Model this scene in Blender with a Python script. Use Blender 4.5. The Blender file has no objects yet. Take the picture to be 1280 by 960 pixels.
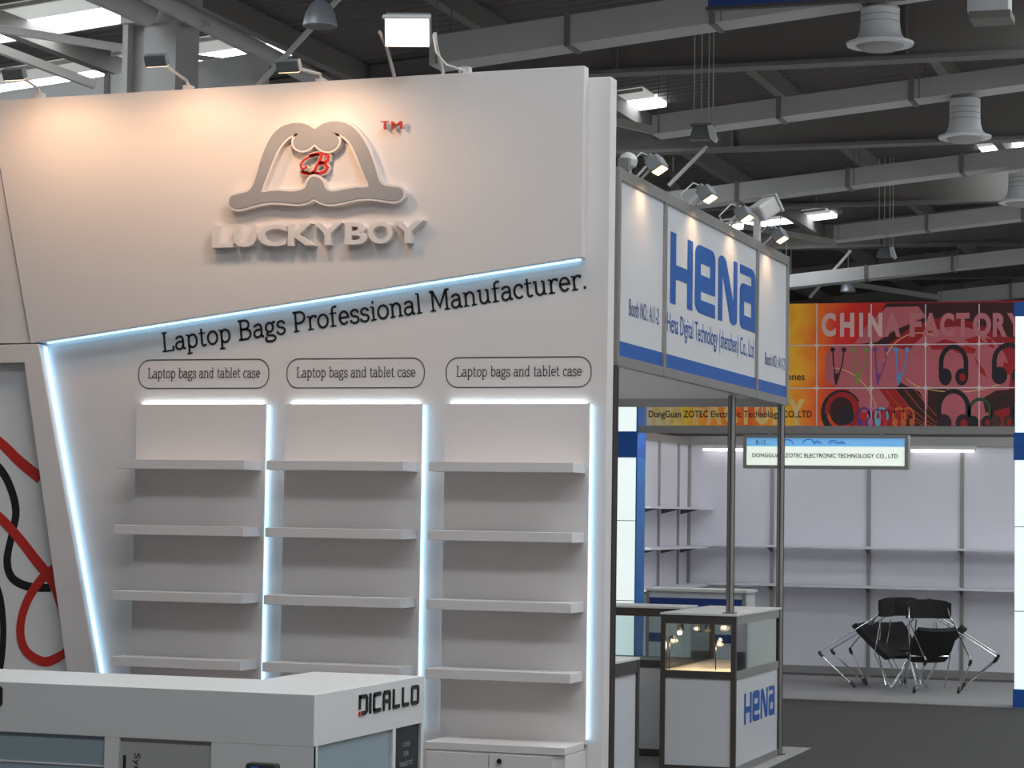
import bpy, bmesh, math, random
from mathutils import Vector, Matrix
random.seed(7)
SC = bpy.context.scene
COL = SC.collection

# ------------------------------------------------------------------ camera
FPX, EYE = 2900.0, 1.68
PSI, TH, RHO = math.radians(18.65), math.atan(162 / 2900), 0.015
Fw = Vector((-math.sin(PSI) * math.cos(TH), math.cos(PSI) * math.cos(TH), math.sin(TH)))
Rt = Vector((math.cos(PSI), math.sin(PSI), 0))
Up = Rt.cross(Fw)
R2 = Rt * math.cos(RHO) + Up * math.sin(RHO)
U2 = Up * math.cos(RHO) - Rt * math.sin(RHO)
CAM = Vector((0, 0, EYE))
cd = bpy.data.cameras.new('camera')
cam = bpy.data.objects.new('camera', cd)
COL.objects.link(cam)
cd.sensor_width = 36.0
cd.lens = FPX * 36.0 / 1280.0
cd.clip_end = 500
m = Matrix((R2, U2, -Fw)).transposed().to_4x4()
m.translation = CAM
cam.matrix_world = m
SC.camera = cam

# ------------------------------------------------------------------ world, exposure
w = bpy.data.worlds.new('hall_daylight')
SC.world = w
w.use_nodes = True
w.node_tree.nodes['Background'].inputs[0].default_value = (0.97, 0.97, 1.0, 1)
w.node_tree.nodes['Background'].inputs[1].default_value = 0.20
SC.view_settings.view_transform = 'Standard'
SC.view_settings.look = 'None'
SC.view_settings.gamma = 1
SC.view_settings.exposure = 0.0
SC.view_settings.use_curve_mapping = False

# ------------------------------------------------------------------ measuring helpers: a pixel of the photograph on a known plane of the place
def ray(x, y):
    return Fw + R2 * ((x - 640) / FPX) - U2 * ((y - 480) / FPX)
def at(x, y, ax, v):
    d = ray(x, y)
    return CAM + d * ((v - CAM[ax]) / d[ax])
def at_x(x, y, v): return at(x, y, 0, v)
def at_y(x, y, v): return at(x, y, 1, v)
def at_z(x, y, v): return at(x, y, 2, v)
ROOF_Z, ROOF_M = 8.9, 0.093          # roof height at X=-6, pitch
def roof_z(X): return ROOF_Z + ROOF_M * (X + 6)
def at_roof(x, y, dz=0.0):
    d = ray(x, y)                      # z = ROOF_Z + dz + M*(X+6)
    t = (ROOF_Z + dz + ROOF_M * (CAM.x + 6) - CAM.z) / (d.z - ROOF_M * d.x)
    return CAM + d * t

# ------------------------------------------------------------------ materials
MATS = {}
def mat(name, col, rough=0.5, metal=0.0, emit=0.0, noise=0.04, scale=6.0, bump=0.0, spec=0.5):
    if name in MATS: return MATS[name]
    mt = bpy.data.materials.new(name)
    mt.use_nodes = True
    nt = mt.node_tree
    b = nt.nodes['Principled BSDF']
    c = (col[0], col[1], col[2], 1)
    tc = nt.nodes.new('ShaderNodeTexCoord')
    nz = nt.nodes.new('ShaderNodeTexNoise')
    nz.inputs['Scale'].default_value = scale
    nz.inputs['Detail'].default_value = 4
    nt.links.new(tc.outputs['Object'], nz.inputs['Vector'])
    mx = nt.nodes.new('ShaderNodeMix')
    mx.data_type = 'RGBA'
    mx.inputs[6].default_value = tuple(max(0, v * (1 - noise)) for v in c[:3]) + (1,)
    mx.inputs[7].default_value = tuple(min(1, v * (1 + noise)) for v in c[:3]) + (1,)
    nt.links.new(nz.outputs['Fac'], mx.inputs[0])
    nt.links.new(mx.outputs[2], b.inputs['Base Color'])
    b.inputs['Roughness'].default_value = rough
    b.inputs['Metallic'].default_value = metal
    b.inputs['Specular IOR Level'].default_value = spec
    if emit:
        b.inputs['Emission Color'].default_value = c
        b.inputs['Emission Strength'].default_value = emit
    if bump:
        bp = nt.nodes.new('ShaderNodeBump')
        bp.inputs['Strength'].default_value = bump
        bp.inputs['Distance'].default_value = 0.02
        nt.links.new(nz.outputs['Fac'], bp.inputs['Height'])
        nt.links.new(bp.outputs[0], b.inputs['Normal'])
    MATS[name] = mt
    return mt

def srgb(r, g, b):
    f = lambda v: (v / 255 / 12.92) if v / 255 <= 0.04045 else ((v / 255 + 0.055) / 1.055) ** 2.4
    return (f(r), f(g), f(b))

WHITE = mat('white_paint', (0.78, 0.735, 0.715), 0.55, noise=0.015, scale=2)
WHITE2 = mat('white_laminate', (0.73, 0.725, 0.715), 0.4, noise=0.015, scale=3)
GREYFACE = mat('grey_face', (0.34, 0.34, 0.355), 0.5, noise=0.02)
INK = mat('black_ink', (0.012, 0.011, 0.011), 0.6)
INKG = mat('soft_black_ink', (0.05, 0.045, 0.045), 0.6)
RED = mat('red_paint', (0.62, 0.03, 0.022), 0.45)
BLUE = mat('blue_print', (0.010, 0.10, 0.40), 0.45)
BLUE_D = mat('dark_blue_print', (0.012, 0.045, 0.22), 0.5)
ALU = mat('aluminium_profile', (0.36, 0.35, 0.34), 0.42, 0.6, noise=0.06)
ALU_D = mat('dark_profile', (0.085, 0.075, 0.07), 0.45, 0.4, noise=0.08)
CHROME = mat('chrome', (0.7, 0.7, 0.7), 0.18, 1.0)
BLACK = mat('black_fabric', (0.012, 0.012, 0.013), 0.8, noise=0.25, scale=60, bump=0.15)
BLACKP = mat('black_plastic', (0.015, 0.015, 0.016), 0.4)
GREYP = mat('grey_lamp_housing', (0.22, 0.23, 0.24), 0.45, 0.2)
LAMPW = mat('pale_lamp_housing', (0.62, 0.61, 0.59), 0.45)
FASC = mat('fascia_panel', (0.65, 0.66, 0.68), 0.4, noise=0.015)
CREAM = mat('fascia_back', (0.60, 0.58, 0.55), 0.6, noise=0.02)
PANEL = mat('partition_panel', (0.78, 0.765, 0.82), 0.5, noise=0.02, scale=4)
LED = mat('led_tape', (0.36, 0.70, 1.0), 0.5, emit=3.4)
LEDW = mat('led_beads', (0.80, 0.93, 1.0), 0.5, emit=5.0)
LEDS = mat('led_tape_slope', (0.36, 0.70, 1.0), 0.5, emit=2.6)
LEDDIM = mat('led_tape_dim', (0.60, 0.82, 0.95), 0.5, emit=.45)
HALO = mat('halogen_glass', (1.0, 0.74, 0.44), 0.3, emit=1.9)
FLOOD = mat('flood_glass', (1.0, 0.83, 0.58), 0.3, emit=3.5)
LIGHTBOX = mat('lightbox_acrylic', (0.86, 0.95, 0.93), 0.4, emit=0.72, noise=0.03, scale=1.5)
SIGNLIT = mat('sign_acrylic', (0.88, 0.96, 0.86), 0.4, emit=0.62, noise=0.02)
SKYL = mat('skylight_panel', (0.90, 0.96, 1.0), 0.5, emit=10.0, noise=0.03, scale=0.6)
SKYLD = mat('skylight_lining', (0.66, 0.67, 0.64), 0.6, emit=0.42, noise=0.03)  # daylight falling on the lining is put in as a weak glow
TUBE = mat('fluorescent_tube', (1.0, 0.95, 0.97), 0.4, emit=3.0)
GIRD = mat('girder_paint', (0.23, 0.212, 0.20), 0.7, noise=0.12, scale=1.2)
PURL = mat('purlin_paint', (0.18, 0.165, 0.153), 0.7, noise=0.12, scale=1.2)
DUCT = mat('galvanised_duct', (0.58, 0.575, 0.57), 0.5, 0.15, noise=0.10, scale=1.2)
DIFF = mat('white_diffuser', (0.84, 0.86, 0.88), 0.45, noise=0.03)
CONC = mat('column_paint', (0.52, 0.51, 0.50), 0.6, noise=0.06, scale=1.5)
STRUT = mat('pale_strut', (0.62, 0.60, 0.56), 0.5, noise=0.05)
SILVER = mat('silver_shade', (0.55, 0.59, 0.65), 0.35, 0.45)

def glass_mat():
    mt = bpy.data.materials.new('clear_glass')
    mt.use_nodes = True
    nt = mt.node_tree
    nt.nodes.remove(nt.nodes['Principled BSDF'])
    out = nt.nodes['Material Output']
    tr = nt.nodes.new('ShaderNodeBsdfTransparent'); tr.inputs[0].default_value = (0.90, 0.94, 0.94, 1)
    gl = nt.nodes.new('ShaderNodeBsdfGlossy'); gl.inputs['Roughness'].default_value = 0.03
    fr = nt.nodes.new('ShaderNodeFresnel'); fr.inputs[0].default_value = 1.45
    mx = nt.nodes.new('ShaderNodeMixShader')
    nt.links.new(fr.outputs[0], mx.inputs[0]); nt.links.new(tr.outputs[0], mx.inputs[1]); nt.links.new(gl.outputs[0], mx.inputs[2])
    nt.links.new(mx.outputs[0], out.inputs[0])
    return mt
GLASS = glass_mat()
BLUEGLASS = mat('blue_tinted_panel', (0.30, 0.38, 0.42), 0.25, noise=0.03)
GREYPOST = mat('grey_poster', (0.42, 0.41, 0.40), 0.6, noise=0.03)
NAVY = mat('navy_poster', (0.012, 0.018, 0.03), 0.4)

def floor_mat():
    mt = mat('dark_carpet', (0.044, 0.041, 0.040), 0.85, noise=0.25, scale=2.5)
    nt = mt.node_tree
    nz = [n for n in nt.nodes if n.type == 'TEX_NOISE'][0]
    mp = nt.nodes.new('ShaderNodeMapping'); mp.inputs['Scale'].default_value = (0.35, 2.2, 1)
    tc = [n for n in nt.nodes if n.type == 'TEX_COORD'][0]
    nt.links.new(tc.outputs['Object'], mp.inputs[0]); nt.links.new(mp.outputs[0], nz.inputs['Vector'])
    nz.inputs['Detail'].default_value = 9
    return mt
def deck_mat():
    mt = mat('corrugated_deck', (0.085, 0.073, 0.067), 0.7, noise=0.15, scale=0.7)
    nt = mt.node_tree
    b = nt.nodes['Principled BSDF']
    tc = [n for n in nt.nodes if n.type == 'TEX_COORD'][0]
    wv = nt.nodes.new('ShaderNodeTexWave'); wv.bands_direction = 'Y'
    wv.inputs['Scale'].default_value = 1.1
    nt.links.new(tc.outputs['Object'], wv.inputs['Vector'])
    bp = nt.nodes.new('ShaderNodeBump'); bp.inputs['Strength'].default_value = 0.8; bp.inputs['Distance'].default_value = 0.06
    nt.links.new(wv.outputs['Fac'], bp.inputs['Height']); nt.links.new(bp.outputs[0], b.inputs['Normal'])
    return mt

# ------------------------------------------------------------------ object helpers
ORG = {}
def tag(o, label=None, cat=None, group=None, kind=None):
    if label: o['label'] = label
    if cat: o['category'] = cat
    if group: o['group'] = group
    if kind: o['kind'] = kind
    return o
def empty(name, loc, label=None, cat=None, group=None, kind=None):
    o = bpy.data.objects.new(name, None)
    o.empty_display_size = 0.1
    COL.objects.link(o)
    o.location = loc
    ORG[o.name] = Vector(loc)
    return tag(o, label, cat, group, kind)

class MB:
    def __init__(s): s.v = []; s.f = []
    def add(s, vs, fs):
        n = len(s.v)
        s.v += [Vector(v) for v in vs]
        s.f += [tuple(i + n for i in f) for f in fs]
        return s
    def box(s, x0, x1, y0, y1, z0, z1):
        x0, x1 = min(x0, x1), max(x0, x1); y0, y1 = min(y0, y1), max(y0, y1); z0, z1 = min(z0, z1), max(z0, z1)
        return s.add([(x0, y0, z0), (x1, y0, z0), (x1, y1, z0), (x0, y1, z0), (x0, y0, z1), (x1, y0, z1), (x1, y1, z1), (x0, y1, z1)],
                     [(0, 3, 2, 1), (4, 5, 6, 7), (0, 1, 5, 4), (1, 2, 6, 5), (2, 3, 7, 6), (3, 0, 4, 7)])
    def obox(s, c, ax, ay, az, hx, hy, hz):
        c = Vector(c); ax, ay, az = Vector(ax).normalized(), Vector(ay).normalized(), Vector(az).normalized()
        vs = [c + ax * (sx * hx) + ay * (sy * hy) + az * (sz * hz) for sz in (-1, 1) for sx, sy in ((-1, -1), (1, -1), (1, 1), (-1, 1))]
        return s.add(vs, [(0, 3, 2, 1), (4, 5, 6, 7), (0, 1, 5, 4), (1, 2, 6, 5), (2, 3, 7, 6), (3, 0, 4, 7)])
    def prism(s, pts, d):
        """polygon (3D points) pushed along d"""
        d = Vector(d); n = len(pts); p = [Vector(q) for q in pts]
        fs = [tuple(range(n)), tuple(range(2 * n - 1, n - 1, -1))]
        fs += [(i, i + n, (i + 1) % n + n, (i + 1) % n) for i in range(n)]
        return s.add(p + [q + d for q in p], fs)
    def bar(s, a, b, w, h, up=(0, 0, 1)):
        a, b = Vector(a), Vector(b); d = (b - a)
        L = d.length; d.normalize(); sd = d.cross(Vector(up)).normalized(); u = sd.cross(d)
        return s.obox((a + b) / 2, d, sd, u, L / 2, w / 2, h / 2)
    def tube(s, pts, r, n=8):
        P = [Vector(p) for p in pts]; rings = []
        a = None
        for i, p in enumerate(P):
            t = (P[min(i + 1, len(P) - 1)] - P[max(i - 1, 0)]).normalized()
            a = t.orthogonal().normalized() if a is None else (a - t * a.dot(t)).normalized()
            b = t.cross(a)
            rad = r[i] if isinstance(r, (list, tuple)) else r
            rings.append([p + (a * math.cos(k * 2 * math.pi / n) + b * math.sin(k * 2 * math.pi / n)) * rad for k in range(n)])
        vs = [v for q in rings for v in q]; fs = []
        for i in range(len(P) - 1):
            for k in range(n):
                fs.append((i * n + k, i * n + (k + 1) % n, (i + 1) * n + (k + 1) % n, (i + 1) * n + k))
        fs.append(tuple(range(n - 1, -1, -1))); fs.append(tuple(range((len(P) - 1) * n, len(P) * n)))
        return s.add(vs, fs)
    def lathe(s, c, prof, n=24, ax=(0, 0, 1)):
        """prof: (radius, distance along ax)"""
        c = Vector(c); ax = Vector(ax).normalized()
        a = ax.orthogonal().normalized(); b = ax.cross(a)
        vs = []; fs = []
        for r, h in prof:
            for k in range(n):
                t = k * 2 * math.pi / n
                vs.append(c + ax * h + (a * math.cos(t) + b * math.sin(t)) * max(r, 1e-4))
        for i in range(len(prof) - 1):
            for k in range(n):
                fs.append((i * n + k, i * n + (k + 1) % n, (i + 1) * n + (k + 1) % n, (i + 1) * n + k))
        fs.append(tuple(range(n - 1, -1, -1))); fs.append(tuple(range((len(prof) - 1) * n, len(prof) * n)))
        return s.add(vs, fs)
    def build(s, name, material, parent=None, bevel=0.0, smooth=False, label=None, cat=None, group=None, kind=None, org=None):
        if parent is not None: o0 = ORG[parent.name]
        elif org is not None: o0 = Vector(org)
        else:
            o0 = Vector((sum(v.x for v in s.v) / len(s.v), sum(v.y for v in s.v) / len(s.v), min(v.z for v in s.v)))
        me = bpy.data.meshes.new(name)
        me.from_pydata([tuple(v - o0) for v in s.v], [], s.f)
        bm = bmesh.new(); bm.from_mesh(me)
        bmesh.ops.recalc_face_normals(bm, faces=bm.faces)
        if smooth:
            for f in bm.faces: f.smooth = True
            for e in bm.edges:
                if len(e.link_faces) == 2 and e.calc_face_angle(0) > 0.7: e.smooth = False
        bm.to_mesh(me); bm.free()
        me.materials.append(material)
        o = bpy.data.objects.new(name, me)
        COL.objects.link(o)
        if parent is not None: o.parent = parent
        else: o.location = o0
        ORG[o.name] = o0
        if bevel:
            bv = o.modifiers.new('bevel', 'BEVEL'); bv.width = bevel; bv.segments = 2; bv.limit_method = 'ANGLE'
        return tag(o, label, cat, group, kind)

class Frame:
    """flat drawing frame: origin, u axis, v axis, normal; prints lie a little proud along n"""
    def __init__(s, o, u, v):
        s.o = Vector(o); s.u = Vector(u).normalized(); s.v = Vector(v).normalized(); s.n = s.u.cross(s.v)
    def p(s, a, b, d=0.0): return s.o + s.u * a + s.v * b + s.n * d

def curve_to_mb(cu, fn, mb):
    ob = bpy.data.objects.new('tmp', cu)
    COL.objects.link(ob)
    dg = bpy.context.evaluated_depsgraph_get(); dg.update()
    me = bpy.data.meshes.new_from_object(ob.evaluated_get(dg))
    vs = [v.co.copy() for v in me.vertices]; fs = [tuple(p.vertices) for p in me.polygons]
    bpy.data.objects.remove(ob); bpy.data.meshes.remove(me)
    mb.add([fn(v) for v in vs], fs)
    return vs

def text_mb(body, fr, u0, v0, W, Hh, d=0.002, depth=0.0, bold=0.0, shear=0.0, mb=None, space=1.0):
    """text fitted into the rectangle W x Hh at (u0, v0) of a frame; Hh is the full ink height"""
    cu = bpy.data.curves.new('txt', 'FONT')
    cu.body = body; cu.offset = bold; cu.shear = shear; cu.resolution_u = 4; cu.space_character = space
    if depth: cu.extrude = 0.5
    mb = mb or MB()
    tmp = MB()
    vs = curve_to_mb(cu, lambda v: v, tmp)
    x0, x1 = min(v.x for v in vs), max(v.x for v in vs); y0, y1 = min(v.y for v in vs), max(v.y for v in vs)
    f = lambda v: fr.p(u0 + (v.x - x0) / (x1 - x0) * W, v0 + (v.y - y0) / (y1 - y0) * Hh, d + (v.z + 0.5) * depth if depth else d)
    mb.add([f(v) for v in tmp.v], tmp.f)
    bpy.data.curves.remove(cu)
    return mb

def poly_mb(loops, fr, d=0.0, depth=0.0, offset=0.0, mb=None):
    """filled 2D loops (holes allowed) in frame coordinates"""
    cu = bpy.data.curves.new('shape', 'CURVE'); cu.dimensions = '2D'; cu.fill_mode = 'BOTH'
    if depth: cu.extrude = 0.5
    cu.offset = offset
    for L in loops:
        sp = cu.splines.new('POLY'); sp.points.add(len(L) - 1)
        for q, (a, b) in zip(sp.points, L): q.co = (a, b, 0, 1)
        sp.use_cyclic_u = True
    mb = mb or MB()
    curve_to_mb(cu, lambda v: fr.p(v.x, v.y, d + ((v.z + 0.5) * depth if depth else 0)), mb)
    bpy.data.curves.remove(cu)
    return mb

def ribbon(mb, fr, pts, w, d=0.002, closed=False, depth=0.0):
    """stroke of width w (or list) along 2D points"""
    n = len(pts); P = [Vector(p) for p in pts]; L = []; Rr = []
    for i in range(n):
        a = P[(i - 1) % n] if (closed or i) else P[i]; b = P[(i + 1) % n] if (closed or i < n - 1) else P[i]
        d1 = (P[i] - a); d2 = (b - P[i])
        if d1.length < 1e-9: d1 = d2
        if d2.length < 1e-9: d2 = d1
        d1 = d1.normalized(); d2 = d2.normalized(); t = (d1 + d2)
        t = d1 if t.length < 1e-6 else t.normalized()
        nn = Vector((-t.y, t.x)); k = max(0.45, nn.dot(Vector((-d1.y, d1.x))))
        ww = (w[i] if isinstance(w, (list, tuple)) else w) / 2 / k
        L.append(P[i] + nn * ww); Rr.append(P[i] - nn * ww)
    vs = [fr.p(q.x, q.y, d + depth) for q in L] + [fr.p(q.x, q.y, d + depth) for q in Rr]
    m_ = n if closed else n - 1
    fs = [(i, (i + 1) % n, n + (i + 1) % n, n + i) for i in range(m_)]
    if depth:
        vs += [fr.p(q.x, q.y, d) for q in L] + [fr.p(q.x, q.y, d) for q in Rr]
        fs += [(i, (i + 1) % n, 2 * n + (i + 1) % n, 2 * n + i) for i in range(m_)]
        fs += [(n + i, n + (i + 1) % n, 3 * n + (i + 1) % n, 3 * n + i) for i in range(m_)]
        if not closed: fs += [(0, n, 3 * n, 2 * n), (n - 1, 2 * n - 1, 4 * n - 1, 3 * n - 1)]
    mb.add(vs, fs)
    return mb
def arc(cx, cy, rx, ry, a0, a1, n=12):
    return [(cx + rx * math.cos(math.radians(a0 + (a1 - a0) * i / n)), cy + ry * math.sin(math.radians(a0 + (a1 - a0) * i / n))) for i in range(n + 1)]
def rrect(x0, y0, x1, y1, r, n=6):
    return (arc(x1 - r, y0 + r, r, r, -90, 0, n) + arc(x1 - r, y1 - r, r, r, 0, 90, n) + arc(x0 + r, y1 - r, r, r, 90, 180, n) + arc(x0 + r, y0 + r, r, r, 180, 270, n))

# slab-serif stroke letters: (advance, [strokes]); cap height 1, x-height .7
SERIF = {
 'L': (.72, [[(.17, 0), (.17, 1)], [(.03, .97), (.33, .97)], [(.03, .03), (.66, .03)], [(.63, 0), (.63, .25)]]),
 'B': (.80, [[(.17, 0), (.17, 1)], [(.03, .97), (.4, .97)] + arc(.4, .75, .2, .22, 90, -90, 8) + [(.17, .53)], [(.17, .53), (.42, .53)] + arc(.42, .28, .25, .25, 90, -90, 8) + [(.03, .03)]]),
 'P': (.74, [[(.17, 0), (.17, 1)], [(.03, .03), (.33, .03)], [(.03, .97), (.4, .97)] + arc(.4, .70, .24, .27, 90, -90, 8) + [(.17, .43)]]),
 'M': (1.06, [[(.17, 0), (.17, .97)], [(.87, 0), (.87, .97)], [(.02, .97), (.2, .97), (.52, .2), (.84, .97), (1.02, .97)], [(.03, .03), (.31, .03)], [(.73, .03), (1.01, .03)]]),
 'a': (.60, [[(.08, .54), (.11, .61)] + arc(.27, .48, .18, .19, 110, 0, 7) + [(.45, .1), (.48, .04), (.58, .04)], [(.45, .40), (.28, .40)] + arc(.24, .21, .18, .185, 95, 285, 9) + [(.40, .1), (.45, .2)]]),
 'p': (.68, [[(.16, -.28), (.16, .68)], [(.02, .67), (.16, .67)], [(.02, -.26), (.32, -.26)], arc(.36, .35, .23, .32, 150, -150, 16)]),
 'b': (.68, [[(.16, .02), (.16, 1.0)], [(.02, .98), (.16, .98)], arc(.36, .35, .23, .32, 150, -150, 16)]),
 'd': (.68, [[(.50, .02), (.50, 1.0)], [(.36, .98), (.5, .98)], [(.5, .04), (.62, .04)], arc(.30, .35, .23, .32, 30, 330, 16)]),
 't': (.44, [[(.18, .9), (.18, .2)] + arc(.30, .18, .12, .15, 180, 290, 6) + [(.42, .08)], [(.03, .66), (.40, .66)]]),
 'o': (.64, [arc(.32, .35, .25, .32, 0, 360, 20)]),
 'g': (.62, [arc(.28, .44, .19, .23, 0, 360, 16), [(.42, .6), (.5, .68), (.6, .66)], [(.18, .22), (.12, .12), (.2, .05), (.42, .03)] + arc(.36, -.12, .2, .14, 70, -90, 7) + arc(.25, -.12, .2, .14, -90, -230, 6)]),
 's': (.52, [[(.44, .5), (.42, .60)] + arc(.26, .51, .17, .16, 40, 250, 8) + arc(.26, .18, .19, .165, 80, -140, 9) + [(.06, .10), (.06, .2)]]),
 'r': (.52, [[(.17, .02), (.17, .67)], [(.03, .67), (.17, .67)], [(.03, .03), (.34, .03)], [(.17, .45)] + arc(.36, .48, .17, .19, 170, 75, 5) + [(.48, .65), (.48, .55)]]),
 'f': (.46, [[(.18, .02), (.18, .8)] + arc(.33, .82, .15, .16, 180, 50, 6), [(.03, .66), (.40, .66)], [(.04, .03), (.36, .03)]]),
 'e': (.60, [[(.08, .37), (.53, .37)] + arc(.31, .36, .22, .31, 5, 320, 18)]),
 'i': (.36, [[(.18, .02), (.18, .67)], [(.04, .67), (.18, .67)], [(.04, .03), (.33, .03)], [(.13, .9), (.24, .9)]]),
 'l': (.36, [[(.18, .02), (.18, 1.0)], [(.04, .98), (.18, .98)], [(.04, .03), (.33, .03)]]),
 'n': (.72, [[(.16, .02), (.16, .67)], [(.02, .67), (.16, .67)], [(.03, .03), (.30, .03)], [(.16, .5)] + arc(.36, .46, .19, .21, 140, 0, 7) + [(.55, .02)], [(.43, .03), (.69, .03)]]),
 'u': (.72, [[(.02, .67), (.16, .67), (.16, .25)] + arc(.34, .24, .18, .21, 180, 320, 7) + [(.54, .2)], [(.40, .67), (.54, .67)], [(.54, .67), (.54, .04)], [(.54, .04), (.68, .04)]]),
 'c': (.54, [[(.46, .48), (.46, .58)] + arc(.30, .35, .23, .32, 50, 315, 15)]),
 '.': (.28, [[(.08, .06), (.21, .06)]]),
 ' ': (.36, []),
}
def serif_text(body, fr, u0, v0, W, cap, wt=0.12, d=0.003):
    adv = sum(SERIF[c][0] for c in body)
    k = W / adv; mb = MB(); x = 0
    for c in body:
        a, st = SERIF[c]
        for s_ in st:
            hz = abs(s_[0][1] - s_[-1][1]) < 1e-6 and len(s_) == 2
            ww = (0.14 if c in '.' or (c == 'i' and s_[0][1] > .8) else 0.075) if hz else wt
            sc = [(u0 + (x + px) * k, v0 + py * cap) for px, py in s_]
            ribbon(mb, fr, sc, ww * (k + cap) / 2, d)
        x += a
    return mb

# ================================================================== THE HALL
MB().box(-75, 35, -12, 115, -0.3, -.012).build('floor', mat('hall_bounce_floor', (.52, .51, .50), .7, noise=.08, scale=.8), kind='structure', label='hall floor round the aisle, made pale to bounce light to the roof')  # unseen hall floor, kept pale to bounce light up to the roof
MB().box(-10.5, 0.6, -12, 28.5, -.011, 0).build('floor_aisle', floor_mat(), label='dark grey streaked carpet of the aisle', kind='structure')
XL, XR = -75.0, 35.0
dk = MB().prism([(XL, -12, roof_z(XL)), (XR, -12, roof_z(XR)), (XR, 115, roof_z(XR)), (XL, 115, roof_z(XL))], (0, 0, 0.2))
CEIL = dk.build('ceiling', deck_mat(), kind='structure', label='dark corrugated roof deck of the exhibition hall')
MB().box(-75, 35, 114.5, 115, 0, 13).build('wall_far', GIRD, kind='structure', label='dark far wall of the hall')

def girder(y, z=8.0):
    g = empty('trim_girder', (-20, y, z), kind='structure', label='dark steel roof girder spanning the hall')
    x0, x1 = -60, 20
    MB().box(x0, x1, y - 0.02, y + 0.02, z, 9.6).build('web', GIRD, g)
    MB().box(x0, x1, y - 0.16, y + 0.16, z - 0.06, z).build('flange', GIRD, g)
    st = MB()
    for i in range(16): st.box(-46 + i * 4.1, -45.96 + i * 4.1, y - 0.14, y, z, 9.5)
    st.build('stiffener', GIRD, g)
for y in (31.5, 38.6, 46.0, 53.2, 60.5, 68.0, 78.0): girder(y)
for i in range(26):
    x = -52 + i * 2.6
    z = roof_z(x)
    MB().box(x - 0.08, x + 0.08, 18, 100, z - 0.30, z).build('trim_purlin', PURL, kind='structure')

# skylights: raised lining and bright panel lying in the roof
def skylight(xl, xr, y0, y1, label):
    s = empty('skylight', (xr, y0, roof_z(xr)), label, 'skylight', 'skylights in the hall roof')
    def q(x, y, dz): return (x, y, roof_z(x) + dz)
    ym = y0 + (y1 - y0) * 0.5
    MB().prism([q(xl, y0, -.05), q(xr, y0, -.05), q(xr, ym, -.05), q(xl, ym, -.05)], (0, 0, .04)).build('lining', SKYLD, s)
    MB().prism([q(xl, ym, -.05), q(xr, ym, -.05), q(xr, y1, -.05), q(xl, y1, -.05)], (0, 0, .04)).build('pane', SKYL, s)
    for yy in (y0, y1): MB().bar(q(xl, yy, -.06), q(xr, yy, -.06), .05, .05).build('frame_bar', STRUT, s)
skylight(-20, -13.25, 25.4, 26.9, 'large skylight at the top left corner')
skylight(-20, -13.25, 28.4, 29.9, 'skylight behind the grey column')
skylight(-14.5, -9.85, 35.5, 37.0, 'skylight right beside the top corner of the tall white wall')
skylight(-15, -9.78, 50.4, 51.8, 'skylight above the row of small spotlights on the blue sign')
skylight(-5.75, 0, 44.4, 45.6, 'skylight at the right edge below the second air diffuser')
# unseen skylights added over the aisle and the other bays to light the hall
ORD = ['first', 'second', 'third', 'fourth', 'fifth', 'sixth', 'seventh', 'eighth', 'ninth']
for i, (x0, x1, y0, y1) in enumerate([(-7, 13, -1, 1.6), (-5, 15, 6, 8.6), (-2, 16, 13.0, 15.6), (-1, 16, 20, 22.4), (-2.6, 16, 27.4, 29.8), (-2.6, 16, 34, 36.4), (-2.6, 16, 41, 43.2), (-2.6, 16, 48, 50.4), (-2.6, 16, 55, 57.4)]):
    skylight(x0, x1, y0, y1, '%s skylight strip added for light over the aisle counting from the viewer, outside the picture' % ORD[i])
skylight(-22, -9.8, 17.4, 18.9, 'skylight strip added for light outside the picture, over the back of the tall white wall')  # unseen strips added to light the column, struts and left duct
skylight(-22, -13.25, 21.4, 22.9, 'skylight strip added for light outside the picture, in front of the grey column')

# ducts following the roof pitch
def duct(y, xa, xb, zx6, label, h=0.30, dep=0.5, sec=1.9):
    f = lambda x: zx6 + ROOF_M * (x + 6)
    d = empty('air_duct', (xa, y, f(xa)), label, 'duct', 'rectangular air ducts under the roof')
    n = max(1, round((xb - xa) / sec)); L = (xb - xa) / n
    for i in range(n):
        a, b = xa + i * L, xa + (i + 1) * L - 0.03
        MB().prism([(a, y, f(a)), (b, y, f(b)), (b, y + dep, f(b)), (a, y + dep, f(a))], (0, 0, -h)).build('duct_section', DUCT, d)
        if i:
            MB().prism([(a - .05, y - .025, f(a) + .025), (a + .02, y - .025, f(a) + .025), (a + .02, y + dep, f(a) + .025), (a - .05, y + dep, f(a) + .025)], (0, 0, -h - .05)).build('flange', GIRD, d)
    for i in range(0, n, 2):
        x = xa + i * L + .1
        for yy in (y - 0.01, y + dep + 0.01): MB().tube([(x, yy, f(x) - h), (x, yy, roof_z(x))], 0.008, 5).build('hanger_rod', GIRD, d)
    return d
duct(26.8, -10.2, 2.5, 8.0, 'grey duct nearest overhead, crossing the top of the picture', h=0.36)
duct(32.4, at_y(815, 137, 32.4).x, 2.5, 7.77, 'grey duct with its open end beside the first skylight', h=0.28)
duct(39.6, -11.2, 2.5, 7.84, 'grey duct passing below the second white diffuser', h=0.30)
duct(46.2, at_y(1042, 283, 46.2).x, 2.5, 7.84, 'grey duct with its open end above the right spotlight', h=0.30)
duct(52.6, -11.2, 2.5, 7.76, 'distant grey duct in dim light, above the orange banner', h=0.30)
duct(59.5, at_y(1172, 363, 59.5).x, 2.5, 7.76, 'far grey duct end just over the top of the banner', h=0.34)
duct(25.6, -24, at_y(318, 85, 25.6).x, 7.82, 'pale blue grey duct behind the tall white wall, left', h=0.34)

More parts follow.
